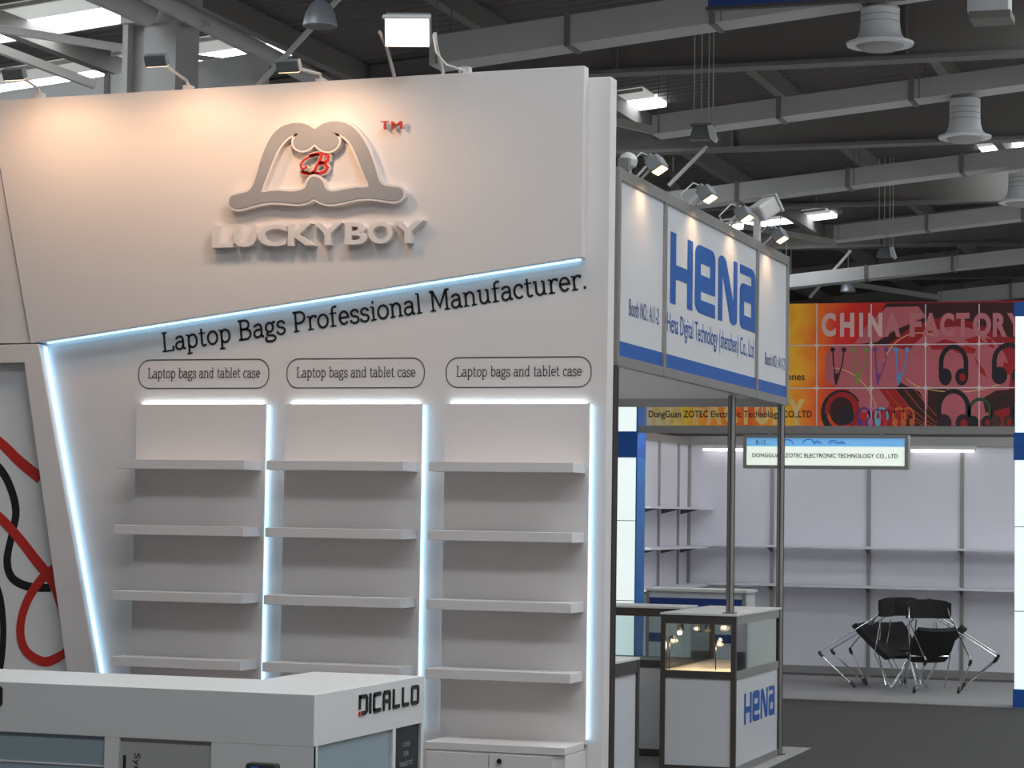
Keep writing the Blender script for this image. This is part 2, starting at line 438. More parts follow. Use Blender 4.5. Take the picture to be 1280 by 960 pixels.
# round air diffusers
def diffuser(px, py, wpx, y, label, hgt=1.1):
    c = at_y(px, py, y)
    dist = (c - CAM).dot(Fw); r = wpx / 2 * dist / FPX; hgt = min(hgt, roof_z(c.x) - .25 - c.z)
    d = empty('air_diffuser', c, label, 'air diffuser', 'white trumpet shaped air diffusers')
    k = r
    MB().lathe(c, [(k * .98, 0.0), (k, .03), (k * .80, .05), (k * .66, .11), (k * .60, .19), (k * .575, .30), (k * .575, hgt)], 32).build('trumpet', DIFF, d, smooth=True)
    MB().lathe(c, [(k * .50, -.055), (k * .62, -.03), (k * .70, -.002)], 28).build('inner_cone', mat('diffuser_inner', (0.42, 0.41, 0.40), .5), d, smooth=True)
    rg = MB()
    for h in (.26, .34, .42): rg.lathe(c, [(k * .582, h), (k * .588, h + .008), (k * .582, h + .016)], 28)
    rg.build('seam_ring', DUCT, d)
diffuser(1100, 57, 84, 27.05, 'largest white trumpet shaped air diffuser, at the top of the picture', .44)
diffuser(1206, 173, 66, 32.65, 'white air diffuser hanging under the second duct', .55)
diffuser(1278, 254, 60, 39.85, 'white air diffuser cut off by the right edge', .5)
# box lamp at the top right and hanging dark banner
c0 = at_y(1209, 0, 27.5); c1 = at_y(1260, 12, 27.5)
bx = empty('ceiling_box', (c0.x, 27.5, c1.z), 'white box fitting with dark underside, top right corner', 'ceiling fitting')
MB().box(c0.x, c1.x, 27.5, 27.9, c1.z, c1.z + .5).build('housing', DIFF, bx)
MB().box(c0.x + .02, c1.x + .03, 27.48, 27.95, c1.z - .09, c1.z).build('underside', GIRD, bx)
MB().tube([((c0.x + c1.x) / 2, 27.7, c1.z + .5), ((c0.x + c1.x) / 2, 27.7, roof_z(c0.x))], .01, 6).build('hanger', STRUT, bx)
a = at_y(885, 9, 22.0); b = at_y(1128, -4, 22.0)
hb = empty('hanging_banner', (a.x, 22, a.z), 'dark navy hanging banner cut off by the top edge', 'banner')
MB().prism([(a.x, 22, a.z), (b.x, 22, a.z), (b.x, 22, a.z + .8), (a.x, 22, a.z + .8)], (0, .05, 0)).build('cloth', BLUE_D, hb)
MB().box(a.x - .02, b.x + .02, 21.98, 22.07, a.z - .03, a.z).build('bottom_rail', ALU_D, hb)
for xx in (a.x + .2, b.x - .2): MB().tube([(xx, 22.03, a.z + .8), (xx, 22.03, roof_z(xx))], .006, 5).build('hanger', STRUT, hb)

# column on the left with its head, pipes and bracing
YC = 24.2
a = at_y(152, 100, YC); b = at_y(219, 100, YC)
cw = b.x - a.x
tz = at_y(185, 28, YC).z
col_ = empty('trim_column', (a.x, YC, 0), kind='structure', label='grey steel column behind the tall white wall')
MB().box(a.x, a.x + cw * .10, YC, YC + .6, 0, tz).box(b.x - cw * .16, b.x, YC, YC + .6, 0, tz).build('flange', CONC, col_)
MB().box(a.x + cw * .10, a.x + cw * .36, YC + .16, YC + .5, 0, tz).build('web', CONC, col_)
MB().box(a.x + cw * .36, b.x - cw * .16, YC + .06, YC + .5, 0, tz).build('casing', CONC, col_)
MB().box(a.x - .02, b.x + .02, YC - .03, YC + .63, tz, roof_z(a.x)).build('head', CONC, col_)
def pipe(name, p0, y0, p1, y1, r, material, label, cat):
    return MB().tube([at_y(*p0, y0), at_y(*p1, y1)], r, 16).build(name, material, smooth=True, label=label, cat=cat)
pipe('roof_pipe', (100, -22), 22.6, (184, 16), 23.95, .16, CONC, 'fat grey pipe ending at the head of the column', 'pipe')
pipe('roof_pipe', (185, -8), 23.3, (420, 112), 27.9, .11, CONC, 'long grey pipe running down past the right of the column', 'pipe')
def strut(p0, p1, y0, y1, wd, label, ht=None, material=STRUT):
    return MB().bar(at_y(*p0, y0), at_y(*p1, y1), wd, ht or wd).build('roof_strut', material, label=label, cat='strut')
strut((-20, 33), (152, 60), 24.6, 25.2, .09, 'upper pale roof strut left of the column')
strut((-20, 54), (118, 106), 23.6, 24.6, .10, 'lower pale roof strut left of the column')
strut((216, 68), (275, 75), 25.0, 26.5, .06, 'short grey strut right of the column, below its head', None, CONC)
strut((216, 34), (262, 31), 24.4, 24.4, .06, 'short grey bracket at the head of the column', None, CONC)
strut((320, 110), (468, -50), 24.5, 24.5, .05, 'pale diagonal strut behind the silver bell lamp')
strut((836, 232), (884, 183), 38.45, 38.45, .055, 'pale diagonal strut behind the second bell lamp')
strut((1012, 372), (1064, 313), 53.1, 53.1, .06, 'pale diagonal strut beside the far bell lamp')
strut((740, 146), (818, 163), 33.5, 33.5, .12, 'white strut meeting the open duct end beside the wall')
strut((930, 283), (1046, 303), 50, 50, .12, 'white strut under the skylight over the spotlights')
strut((1030, 350), (1175, 372), 64, 64, .14, 'far white strut just above the orange banner')

def bell_lamp(px, py, y, dia, label, cable=True):
    c = at_y(px, py, y)
    L = empty('pendant_lamp', c, label, 'lamp', 'silver bell shaped hall lamps')
    r = dia / 2
    MB().lathe(c, [(r * .96, 0), (r, .005), (r * .97, r * .28), (r * .86, r * .75), (r * .62, r * 1.2), (r * .32, r * 1.5), (r * .26, r * 1.55)], 28).build('shade', SILVER, L, smooth=True)
    MB().lathe(c, [(r * .26, r * 1.55), (r * .30, r * 1.7), (r * .30, r * 2.5), (r * .15, r * 2.6)], 16).build('ballast', GREYP, L, smooth=True)
    MB().lathe(c, [(r * .93, -.004), (r * .93, .004)], 24).build('lamp_glass', GREYP, L)
    MB().tube([c + Vector((0, 0, r * 2.6)), Vector((c.x, c.y, roof_z(c.x)))], .012, 6).build('cable', STRUT, L)
bell_lamp(400, 33, 22.5, .37, 'large silver bell lamp above the hat emblem')
bell_lamp(841, 246, 42.0, .36, 'silver bell lamp behind the first spotlight of the blue sign')
bell_lamp(1060, 365, 54.0, .36, 'small far bell lamp above the orange banner')
bell_lamp(975, 332, 50.0, .30, 'bell lamp half hidden behind the last spotlight')

def hanging_fixture(px, py, y, s, label):
    c = at_y(px, py, y)
    t = empty('hanging_floodlight', c, label, 'floodlight', 'floodlights hung on rods')
    MB().prism([c + Vector(v) * s for v in ((-.30, 0, 0), (.22, 0, 0), (.16, 0, .34), (-.2, 0, .34))], (0, .35 * s, 0)).build('housing', GREYP, t)
    MB().box(c.x - .26 * s, c.x + .3 * s, c.y - .05 * s, c.y + .45 * s, c.z + .36 * s, c.z + .42 * s).build('bracket', GIRD, t)
    MB().prism([c + Vector(v) * s for v in ((.2, -.05, .36), (.34, -.05, .36), (.46, -.05, -.02), (.40, -.05, -.1), (.28, -.05, .0))], (0, .2 * s, 0)).build('reflector_flap', DIFF, t)
    for dx in (-.22, -.02, .18, .3): MB().tube([(c.x + dx * s, c.y + .2 * s, c.z + .42 * s), (c.x + dx * s, c.y + .2 * s, roof_z(c.x))], .008, 5).build('hanger_rod', STRUT, t)
hanging_fixture(875, 174, 31.0, .52, 'grey floodlight hung on four rods below the first girder')
hanging_fixture(1105, 321, 45.0, .52, 'far grey floodlight hung on rods below the third girder')

# ================================================================== TALL WHITE STAND WALL
YW, YP = 11.80, 11.72
XE = -3.45
WALL = MB().box(-9.6, XE, YW, YW + .115, 0, 4.02).build('wall_stand', WHITE, bevel=.004, kind='structure', label='tall white stand wall with lit shelves')
WF = Frame((0, YW, 0), (1, 0, 0), (0, 0, 1))        # normal is -Y
def wxz(px, py, y=YW):
    p = at_y(px, py, y); return (p.x, p.z)
# proud header panel with the slanting lower edge
hd = [(-6.881, 2.615), (-3.575, 3.045), (-3.575, 4.07), (-7.19, 4.035), (-7.112, 3.638)]
HEAD = MB().prism([(x, YP, z) for x, z in hd], (0, YW - YP, 0)).build('header_panel', WHITE, WALL, bevel=.003)
hl = [(-9.6, 2.60), (-6.885, 2.62), (-7.116, 3.638), (-7.194, 4.03), (-9.6, 4.01)]
MB().prism([(x, YP + .014, z) for x, z in hl], (0, YW - YP - .014, 0)).build('header_panel', WHITE, WALL, bevel=.003)
# slanting frame round the poster
fo = [(-6.829, 2.612), (-6.235, 0), (-6.45, 0), (-6.919, 2.505), (-9.6, 2.47), (-9.6, 2.58)]
MB().prism([(x, YP, z) for x, z in fo], (0, YW - YP, 0)).build('poster_frame', WHITE, WALL, bevel=.003)
# LED tapes
def led(pts, y0, y1, w_, material, parent, name='led_tape'):
    mb = MB()
    for a_, b_ in zip(pts[:-1], pts[1:]):
        mb.bar((a_[0], (y0 + y1) / 2, a_[1]), (b_[0], (y0 + y1) / 2, b_[1]), abs(y1 - y0), w_, up=(0, 0, 1) if abs(a_[0] - b_[0]) > abs(a_[1] - b_[1]) else (1, 0, 0))
    return mb.build(name, material, parent)
led([(-6.80, 2.622), (-3.60, 3.037)], YW - .03, YW - .012, .008, LEDS, WALL)
led([(-6.815, 2.60), (-6.24, .06)], YW - .03, YW - .012, .008, LEDS, WALL)

# slogan, pills
base = Vector((-6.077, 2.563)); end = Vector((-3.563, 2.885)); dr = (end - base)
SF = Frame((base.x, YW, base.y), (dr.x, 0, dr.y), (0, 0, 1))
SF.n = Vector((0, -1, 0))
SF.u = Vector((dr.x, 0, dr.y)).normalized(); SF.v = Vector((-dr.y * .9, 0, dr.x)).normalized()
serif_text('Laptop Bags Professional Manufacturer.', SF, 0, 0, dr.length, .112, .115).build('slogan_lettering', INK, WALL, label='black slab serif slogan on the white wall')
UX = [(-6.215, -5.410), (-5.295, -4.483), (-4.352, -3.535)]
for i, (x0, x1) in enumerate(UX):
    pill = MB(); ribbon(pill, WF, rrect(x0 - .008, 2.358, x1 - .004, 2.520, .07, 8), .0055, .002, closed=True)
    pill.build('pill_outline', INKG, WALL)
    serif_text('Laptop bags and tablet case', WF, x0 + .050, 2.416, x1 - x0 - .105, .058, .10, .002).build('pill_lettering', INKG, WALL)

# poster artwork: red and black ribbons
art = lambda pts: [(at_y(x, y, YW).x, YW - .004, at_y(x, y, YW).z) for x, y in pts]
PO = MB().prism([(-9.6, YW - .003, .3), (-6.50, YW - .003, .3), (-6.90, YW - .003, 2.5), (-9.6, YW - .003, 2.5)], (0, .003, 0)).build('poster', mat('poster_paper', (0.86, 0.85, 0.85), .5), WALL, label='white poster with red and black ribbons')
PF = Frame((0, YW - .003, 0), (1, 0, 0), (0, 0, 1))
def artr(pts, ws, material, d):
    P = [wxz(*p, YW - .003) for p in pts]; mb = MB()
    # smooth the stroke
    Q = []; W_ = []
    for i in range(len(P) - 1):
        p0, p1, p2, p3 = P[max(i - 1, 0)], P[i], P[i + 1], P[min(i + 2, len(P) - 1)]
        for k in range(6):
            t = k / 6
            Q.append(tuple(.5 * (2 * p1[j] + (p2[j] - p0[j]) * t + (2 * p0[j] - 5 * p1[j] + 4 * p2[j] - p3[j]) * t * t + (3 * p1[j] - p0[j] - 3 * p2[j] + p3[j]) * t ** 3) for j in (0, 1)))
            W_.append((ws[i] * (1 - t) + ws[i + 1] * t) * .00455)
    Q.append(P[-1]); W_.append(ws[-1] * .00455)
    ribbon(mb, PF, Q, W_, d)
    return mb.build('printed_ribbon', material, PO)
artr([(-120, 480), (-60, 506), (0, 553), (25, 577), (51, 598)], [13, 13, 13, 14, 15], RED, .002)
artr([(-30, 560), (0, 586), (14, 612), (20, 640), (15, 668), (9, 700), (15, 722), (35, 733), (64, 735)], [11, 11, 11, 11, 10, 11, 11, 11, 10], INK, .001)
artr([(-80, 600), (-30, 625), (0, 647), (25, 674), (45, 700), (58, 716), (67, 727)], [13, 13, 13, 13, 14, 14, 15], RED, .003)
artr([(69, 708), (52, 724), (36, 748), (27, 775), (27, 800), (36, 817), (55, 827), (72, 822), (83, 812), (80, 790), (75, 765), (70, 742), (63, 722)], [9, 12, 12, 11.5, 12, 12, 12, 12, 9, 4, 4, 8, 12], RED, .004)
artr([(-10, 720), (0, 745), (4, 780), (3, 815), (-2, 850)], [9, 9, 9, 9, 9], INK, .001)

# lit shelving units
SHZ = [1.950, 1.585, 1.220, 0.857]
WORDS = ['left', 'middle', 'right']
for i, (x0, x1) in enumerate(UX):
    u = empty('shelving_unit', (x0, YW, 0), '%s of the three white backlit shelving units on the tall wall' % ('leftmost', 'middle one', 'rightmost')[i], 'shelving', 'backlit shelving units')
    MB().box(x0, x1, 11.765, 11.80 - .001, .47, 2.268).build('back_panel', WHITE, u, bevel=.002)
    for z in SHZ:
        MB().box(x0 - .004, x1 - .018, 11.54, 11.765, z - .052, z).build('shelf', WHITE, u, bevel=.002)
    beads = MB(); n = 62
    for k in range(n):
        xx = x0 + .03 + (x1 - x0 - .06) * k / (n - 1)
        beads.box(xx - .0035, xx + .0035, 11.784, 11.797, 2.270, 2.277)
    beads.build('led_beads', LEDW, u)
    MB().box(x1 + .001, x1 + .007, 11.780, 11.797, .50, 2.262).build('led_tape', LED, u)
    MB().box(x0 - .006, x0 - .001, 11.782, 11.796, .50, 2.262).build('led_tape', LEDDIM, u)
    # low cabinet under the unit
    c = empty('low_cabinet', (x0, 11.42, 0), 'white low cabinet under the %s shelving unit' % ('leftmost', 'middle', 'rightmost')[i], 'cabinet', 'low cabinets under the shelving')
    X0, X1 = x0 + .05, x1 - .004
    MB().box(X0, X1, 11.43, 11.80 - .001, 0, .445).build('body', WHITE, c, bevel=.002)
    MB().box(X0 - .006, X1, 11.42, 11.763, .447, .487).build('top', WHITE, c, bevel=.003)
    dw = (X1 - X0 - .075) / 2
    for k in range(2):
        a_ = X0 + .006 + k * (dw + .004)
        dr_ = MB().box(a_, a_ + dw, 11.416, 11.4295, .03, .438).build('door', WHITE, c, bevel=.002)
        if k: MB().lathe((a_ + .058, 11.416, .404), [(.011, 0), (.014, .006), (.012, .014)], 14, (0, -1, 0)).build('lock_knob', BLACKP, dr_, smooth=True)

# hat emblem, letters
LG = empty('logo_sign', (-5.1, YP, 3.1), 'raised hat emblem with white letters on the header panel', 'sign')
HFr = Frame((0, YP, 0), (1, 0, 0), (0, 0, 1))
def crop(pts): return [wxz(240 + x / 4, 120 + y / 4, YP - .03) for x, y in pts]
outer = [(195, 520), (205, 503), (240, 492), (283, 482), (310, 455), (330, 400), (350, 330), (375, 260), (408, 200), (450, 160), (500, 141), (550, 138), (590, 150), (622, 168), (655, 145), (700, 131), (750, 132), (800, 150), (842, 190), (880, 250), (905, 310), (925, 370), (940, 420), (962, 447), (1000, 456), (1040, 460), (1060, 475), (1062, 500), (1042, 522), (1010, 527), (960, 520), (900, 513), (840, 515), (780, 528), (720, 540), (680, 540), (642, 528), (618, 514), (590, 530), (540, 541), (480, 536), (420, 532), (370, 535), (310, 550), (250, 566), (215, 562), (195, 545)]
inner = [(352, 480), (382, 400), (412, 320), (442, 260), (478, 217), (512, 196), (542, 190), (524, 207), (514, 230), (521, 255), (545, 271), (575, 271), (600, 258), (618, 240), (640, 260), (670, 275), (702, 274), (730, 255), (742, 225), (730, 200), (704, 186), (750, 195), (792, 228), (822, 282), (850, 350), (875, 410), (890, 456), (830, 460), (770, 470), (720, 480), (690, 476), (672, 460), (660, 430), (640, 411), (615, 405), (595, 415), (582, 440), (572, 463), (545, 475), (500, 481), (440, 476), (390, 479)]
def dens(L):
    out = []
    for i in range(len(L)):
        p0, p1, p2, p3 = L[i - 1], L[i], L[(i + 1) % len(L)], L[(i + 2) % len(L)]
        out.append(p1)
        out.append(tuple((-p0[j] + 9 * p1[j] + 9 * p2[j] - p3[j]) / 16 for j in (0, 1)))
    return out
A_, B_ = dens(crop(outer)), dens(crop(inner))
hat = poly_mb([A_, B_], HFr, d=0.0, depth=.0495)
for lp in (A_, B_): ribbon(hat, HFr, lp, .026, 0.0, closed=True, depth=.0495)
hat.build('hat_body', WHITE, LG)
poly_mb([A_, B_], HFr, d=.051, depth=.0015).build('hat_face', GREYFACE, LG, label='flat grey face of the hat emblem')
# script B
bs = [[(655, 300), (640, 330), (615, 380), (590, 390), (565, 388), (552, 380)], [(640, 292), (600, 300), (565, 320), (548, 345), (552, 362), (566, 365), (580, 352)],
      [(590, 300), (630, 290), (670, 290), (688, 302), (685, 320), (668, 332), (640, 337)], [(640, 337), (672, 342), (682, 358), (672, 378), (645, 388), (605, 387)], [(552, 380), (600, 391), (640, 389)]]
wt = [9, 6, 9, 9.5, 5]
rb, wb = MB(), MB()
for s_, k in zip(bs, wt):
    P = crop(s_)
    ribbon(wb, HFr, P, (k * 1.5 + 9) * .00117, .012, depth=.03)
    ribbon(rb, HFr, P, k * 1.55 * .00117, .042, depth=.004)
wb.build('script_letter_rim', WHITE, LG)
rb.build('script_letter', RED, LG, label='red script letter B')
boxes = [('L', 105, 212, 645, 752), ('U', 214, 328, 643, 752), ('C', 336, 478, 641, 750), ('K', 486, 620, 640, 747), ('Y', 614, 756, 637, 741), ('B', 770, 884, 634, 737), ('O', 886, 1010, 627, 734), ('Y', 1008, 1164, 622, 731)]
for ch, l, r, t, b_ in boxes:
    p = crop([(l, b_), (r, t)])
    text_mb(ch, HFr, p[0][0], 3.136, p[1][0] - p[0][0], .122, d=0.0, depth=.05, bold=.03).build('letter', WHITE, LG)
for ch, l, r in (('T', 946, 982), ('M', 998, 1050)):
    p = crop([(l, 166), (r, 126)])
    text_mb(ch, HFr, p[0][0], p[0][1], p[1][0] - p[0][0], p[1][1] - p[0][1], d=.02, depth=.02, bold=.0).build('trademark_letter', RED, LG, label='small red trademark letter')
    MB().box(p[0][0] + .01, p[0][0] + .02, YP - .02, YP, p[0][1] + .01, p[0][1] + .03).build('stand_off', WHITE, LG)

# floodlights on arms over the header panel
def arm_flood(bpx, hpx, y_off, label, power):
    b0 = at_y(*bpx, 11.76); h = at_y(*hpx, 11.76 - y_off)
    b0.z = 4.05
    t = empty('arm_floodlight', b0, label, 'floodlight', 'arm floodlights on the header panel')
    MB().box(b0.x - .025, b0.x + .025, 11.73, 11.79, 4.035, 4.075).build('clamp', LAMPW, t, bevel=.004)
    MB().tube([(b0.x, 11.76, 4.07), (b0.x - .005, 11.74, 4.10), h + Vector((0, .03, 0))], .009, 8).build('arm', STRUT, t)
    aim = (Vector((h.x, YP, 3.0)) - h).normalized()
    up_ = Vector((1, 0, 0)).cross(aim).normalized()
    MB().obox(h, (1, 0, 0), aim, up_, .066, .032, .024).build('housing', GREYP, t, bevel=.006)
    MB().obox(h + aim * .033, (1, 0, 0), aim, up_, .058, .002, .019).build('lamp_glass', HALO, t)
    L = bpy.data.lights.new('flood', 'SPOT'); L.energy = power; L.color = (1.0, .60, .34); L.spot_size = math.radians(168); L.spot_blend = .7; L.shadow_soft_size = .04
    lo = bpy.data.objects.new('flood_light', L); COL.objects.link(lo); lo.location = h + aim * .06
    lo.rotation_euler = aim.to_track_quat('-Z', 'Y').to_euler()
arm_flood((50, 121), (18, 92), .58, 'arm floodlight at the left edge of the header panel', 14.5)
arm_flood((236, 108), (196, 75), .58, 'arm floodlight in front of the grey column', 14.5)
arm_flood((402, 98), (361, 82), .58, 'arm floodlight above the hat emblem', 14.5)
# bright floodlight on two legs, turned to the viewer
fc = at_y(509, 40, 11.58)
t = empty('stand_floodlight', (fc.x, 11.77, 4.06), 'glaring floodlight on two legs on top of the tall wall', 'floodlight')
aim = (CAM + Vector((-1.0, 0, .2)) - fc).normalized(); aim.z -= .25; aim.normalize()
sd = Vector((0, 0, 1)).cross(aim).normalized(); up_ = aim.cross(sd)
MB().obox(fc - aim * .05, sd, aim, up_, .125, .055, .085).build('housing', GREYP, t, bevel=.01)
MB().obox(fc + aim * .006, sd, aim, up_, .118, .004, .078).build('lamp_glass', FLOOD, t)
MB().obox(fc + aim * .03 + up_ * .09, sd, aim, up_, .13, .035, .004).build('visor', LAMPW, t)
for s_ in (-1, 1):
    q = fc + sd * (s_ * .15)
    MB().tube([(q.x, 11.77, 4.06), (q.x, 11.74, 4.10), (q.x, fc.y + .06, fc.z - .06), q], .010, 8).build('leg', LAMPW, t)
MB().tube([fc + Vector((.15, .0, -.02)), fc + Vector((.17, .0, -.12)), fc + Vector((.23, .0, -.19)), (fc.x + .27, 11.77, 4.08)], .006, 6).build('cable', LAMPW, t)
MB().box(fc.x + .24, fc.x + .30, 11.74, 11.79, 4.062, 4.10).build('junction_box', LAMPW, t)
L = bpy.data.lights.new('flood', 'SPOT'); L.energy = 24; L.color = (1, .62, .36); L.spot_size = 3.0; L.spot_blend = .6; L.shadow_soft_size = .08
lo = bpy.data.objects.new('flood_light', L); COL.objects.link(lo); lo.location = fc + aim * .05; lo.rotation_euler = aim.to_track_quat('-Z', 'Y').to_euler()

# ================================================================== COUNTER IN FRONT
CX, CY0, CY1, CY2, CH = -3.18, 7.36, 7.935, 8.42, 1.05
ct = empty('reception_counter', (CX, CY0, 0), 'white reception counter with black lettering at the bottom left', 'counter')
XI = -3.645
Lsh = [(-6.2, CY0), (CX, CY0), (CX, CY2), (XI, CY2), (XI, CY1), (-6.2, CY1)]
MB().prism([(x, y, .872) for x, y in Lsh], (0, 0, CH - .872)).build('top', WHITE2, ct, bevel=.002)
e_ = .018
Lin = [(-6.19, CY0 + e_), (CX - e_, CY0 + e_), (CX - e_, CY2 - .004), (XI + .004, CY2 - .004), (XI + .004, CY1 - .004), (-6.19, CY1 - .004)]
MB().prism([(x, y, 0) for x, y in Lin], (0, 0, .872)).build('core', WHITE2, ct)
for (a_, b_) in ((-3.566, CX), (-3.981, -3.924), (-4.8, -4.74)):
    MB().box(a_, b_, CY0, CY0 + e_ + .001, 0, .872).build('front_board', WHITE2, ct)
for ya, yb in ((CY0 + .002, CY0 + .035), (8.098, 8.128), (8.392, CY2)): MB().box(CX - e_ - .001, CX, ya, yb, 0, .872).build('side_board', WHITE2, ct)
MB().box(-4.74, -3.981, CY0 + .012, CY0 + .017, .1, .871).build('blue_panel', BLUEGLASS, ct, label='blue tinted front panel')
MB().box(-4.74, -3.981, CY0 + .008, CY0 + .014, .765, .771).build('panel_ledge', WHITE2, ct)
MB().box(-3.924, -3.566, CY0 + .012, CY0 + .017, .1, .871).build('grey_poster', GREYPOST, ct, label='grey front poster with upright lettering')
VF = Frame((-3.885, CY0 + .012, .82), (0, 0, -1), (1, 0, 0)); VF.n = Vector((0, -1, 0))
text_mb('Sync', VF, 0.0, 0.01, .09, .030, d=.002).build('poster_lettering', INK, ct)
MB().box(-3.912, -3.902, CY0 + .009, CY0 + .0115, .70, .81).build('poster_rule', INK, ct)
MB().box(CX - .017, CX - .012, CY0 + .036, 8.098, .1, .871).build('blue_panel', BLUEGLASS, ct)
MB().box(CX - .017, CX - .010, 8.128, 8.392, .1, .871).build('dark_poster', NAVY, ct, label='dark poster with small pale lettering')
KF = Frame((CX - .010, 8.128, 0), (0, 1, 0), (0, 0, 1))
for wd, z, W_ in (('CASE', .795, .075), ('FOR', .760, .05), ('TABLET PC', .722, .14)):
    text_mb(wd, KF, .132 - W_ / 2, z, W_, .017, d=.002).build('poster_lettering', GREYPOST, ct)
# block lettering
DF = Frame((CX, 7.757, .948), (0, 1, 0), (0, 0, 1))
def block_word(fr, W, Hh, parent):
    g = W / 7.15; mb = MB(); t_ = Hh * .20; t2 = g * .17
    def bar(x0, y0, x1, y1): mb.prism([fr.p(x0, y0, .001), fr.p(x1, y0, .001), fr.p(x1, y1, .001), fr.p(x0, y1, .001)], fr.n * .004)
    x = 0; aw = g * .92
    def ring(x, open_=None):
        lp = rrect(x, 0, x + aw, Hh, g * .16, 4); ip = rrect(x + t2, t_, x + aw - t2, Hh - t_, g * .05, 3)
        poly_mb([lp, ip], fr, d=.001, depth=.004, mb=mb)
    # D
    bar(x, Hh * .30, x + t2 * .9, Hh); bar(x, Hh - t_, x + aw * .8, Hh); bar(x + aw * .28, 0, x + aw * .8, t_); bar(x + aw - t2, Hh * .15, x + aw, Hh * .85)
    mb.prism([fr.p(*q, .001) for q in ((x + aw * .8, 0), (x + aw, Hh * .15), (x + aw - t2, Hh * .3), (x + aw * .8, t_))], fr.n * .004)
    mb.prism([fr.p(*q, .001) for q in ((x + aw * .8, Hh), (x + aw, Hh * .85), (x + aw - t2, Hh * .7), (x + aw * .8, Hh - t_))], fr.n * .004)
    MB().prism([fr.p(*q, .001) for q in ((x, 0), (x + aw * .26, 0), (x + aw * .26, t_), (x, t_))], fr.n * .004).build('red_tick', RED, parent)
    x += g * 1.12
    bar(x, 0, x + t2, Hh); x += g * .42                       # I
    bar(x, .12 * Hh, x + t2, .88 * Hh); bar(x + t2 * .5, Hh - t_, x + aw * .9, Hh); bar(x + t2 * .5, 0, x + aw * .9, t_); bar(x, .08 * Hh, x + t2 * 1.3, t_ * 1.1); bar(x, Hh - t_ * 1.1, x + t2 * 1.3, .92 * Hh)
    x += g * 1.10
    bar(x, 0, x + t2, .9 * Hh); bar(x + aw * .9 - t2, 0, x + aw * .9, .9 * Hh); bar(x + t2 * .5, Hh - t_, x + aw * .9 - t2 * .5, Hh); bar(x + t2, .36 * Hh, x + aw * .9 - t2, .56 * Hh)   # A
    x += g * 1.12
    for _ in range(2):                                         # L L
        bar(x, .08 * Hh, x + t2, Hh); bar(x + t2 * .5, 0, x + aw * .85, t_); x += g * 1.08
    ring(x)
    return mb.build('lettering', INK, parent, label='black block lettering with a red tick')
block_word(DF, .625, .074, ct)
FF = Frame((-5.06, CY0, .961), (1, 0, 0), (0, 0, 1))
block_word(FF, .695, .074, ct)
# pull handle of a trolley case at the bottom edge
hp = at_y(329, 954, 6.9)
tr = empty('trolley_case', (hp.x, 6.9, 0), 'black trolley case with raised pull handle, in front of the counter', 'case')
MB().box(hp.x - .056, hp.x + .05, 6.88, 6.93, hp.z - .035, hp.z).build('handle_grip', BLACKP, tr, bevel=.009)
MB().box(hp.x - .034, hp.x - .006, 6.876, 6.90, hp.z - .028, hp.z - .010).build('release_button', BLUE, tr, bevel=.003)
for s_ in (-.045, .04): MB().tube([(hp.x + s_, 6.905, .50), (hp.x + s_, 6.905, hp.z - .03)], .008, 8).build('handle_tube', GREYP, tr)
MB().box(hp.x - .19, hp.x + .19, 6.80, 7.02, .04, .52).build('case_body', BLACK, tr, bevel=.03)
for s_ in (-.14, .14): MB().lathe((hp.x + s_, 7.0, .04), [(.04, -.012), (.04, .012)], 14, (1, 0, 0)).build('wheel', BLACKP, tr)

# ================================================================== BLUE AND WHITE SHELL STAND
XH = -3.446
ZB, ZT = 2.485, 3.56
YN, YA, YB, YF = 11.965, 12.965, 15.405, 16.42
FS = empty('sign_fascia', (XH, YN, ZB), 'white sign fascia with big blue letters between grey profiles', 'sign')
MB().box(XH - .04, XH, YN, YF, ZT - .065, ZT).build('top_rail', ALU, FS, bevel=.002)
MB().box(XH - .04, XH, YN, YF, ZB, ZB + .055).build('bottom_rail', ALU, FS, bevel=.002)
for y in (YN + .02, YA, YB, YF - .02): MB().box(XH - .042, XH + .004, y - .022, y + .022, ZB, ZT).build('mullion', ALU, FS, bevel=.002)
segs = [(YN + .042, YA - .022), (YA + .022, YB - .022), (YB + .022, YF - .042)]
for a_, b_ in segs:
    pn = MB().box(XH - .028, XH - .012, a_, b_, ZB + .055, ZT - .065).build('panel', FASC, FS)
    MB().box(XH - .0119, XH - .0105, a_, b_, ZB + .056, 2.622).build('blue_band', BLUE, pn)
HF = Frame((XH - .012, 0, 0), (0, 1, 0), (0, 0, 1))
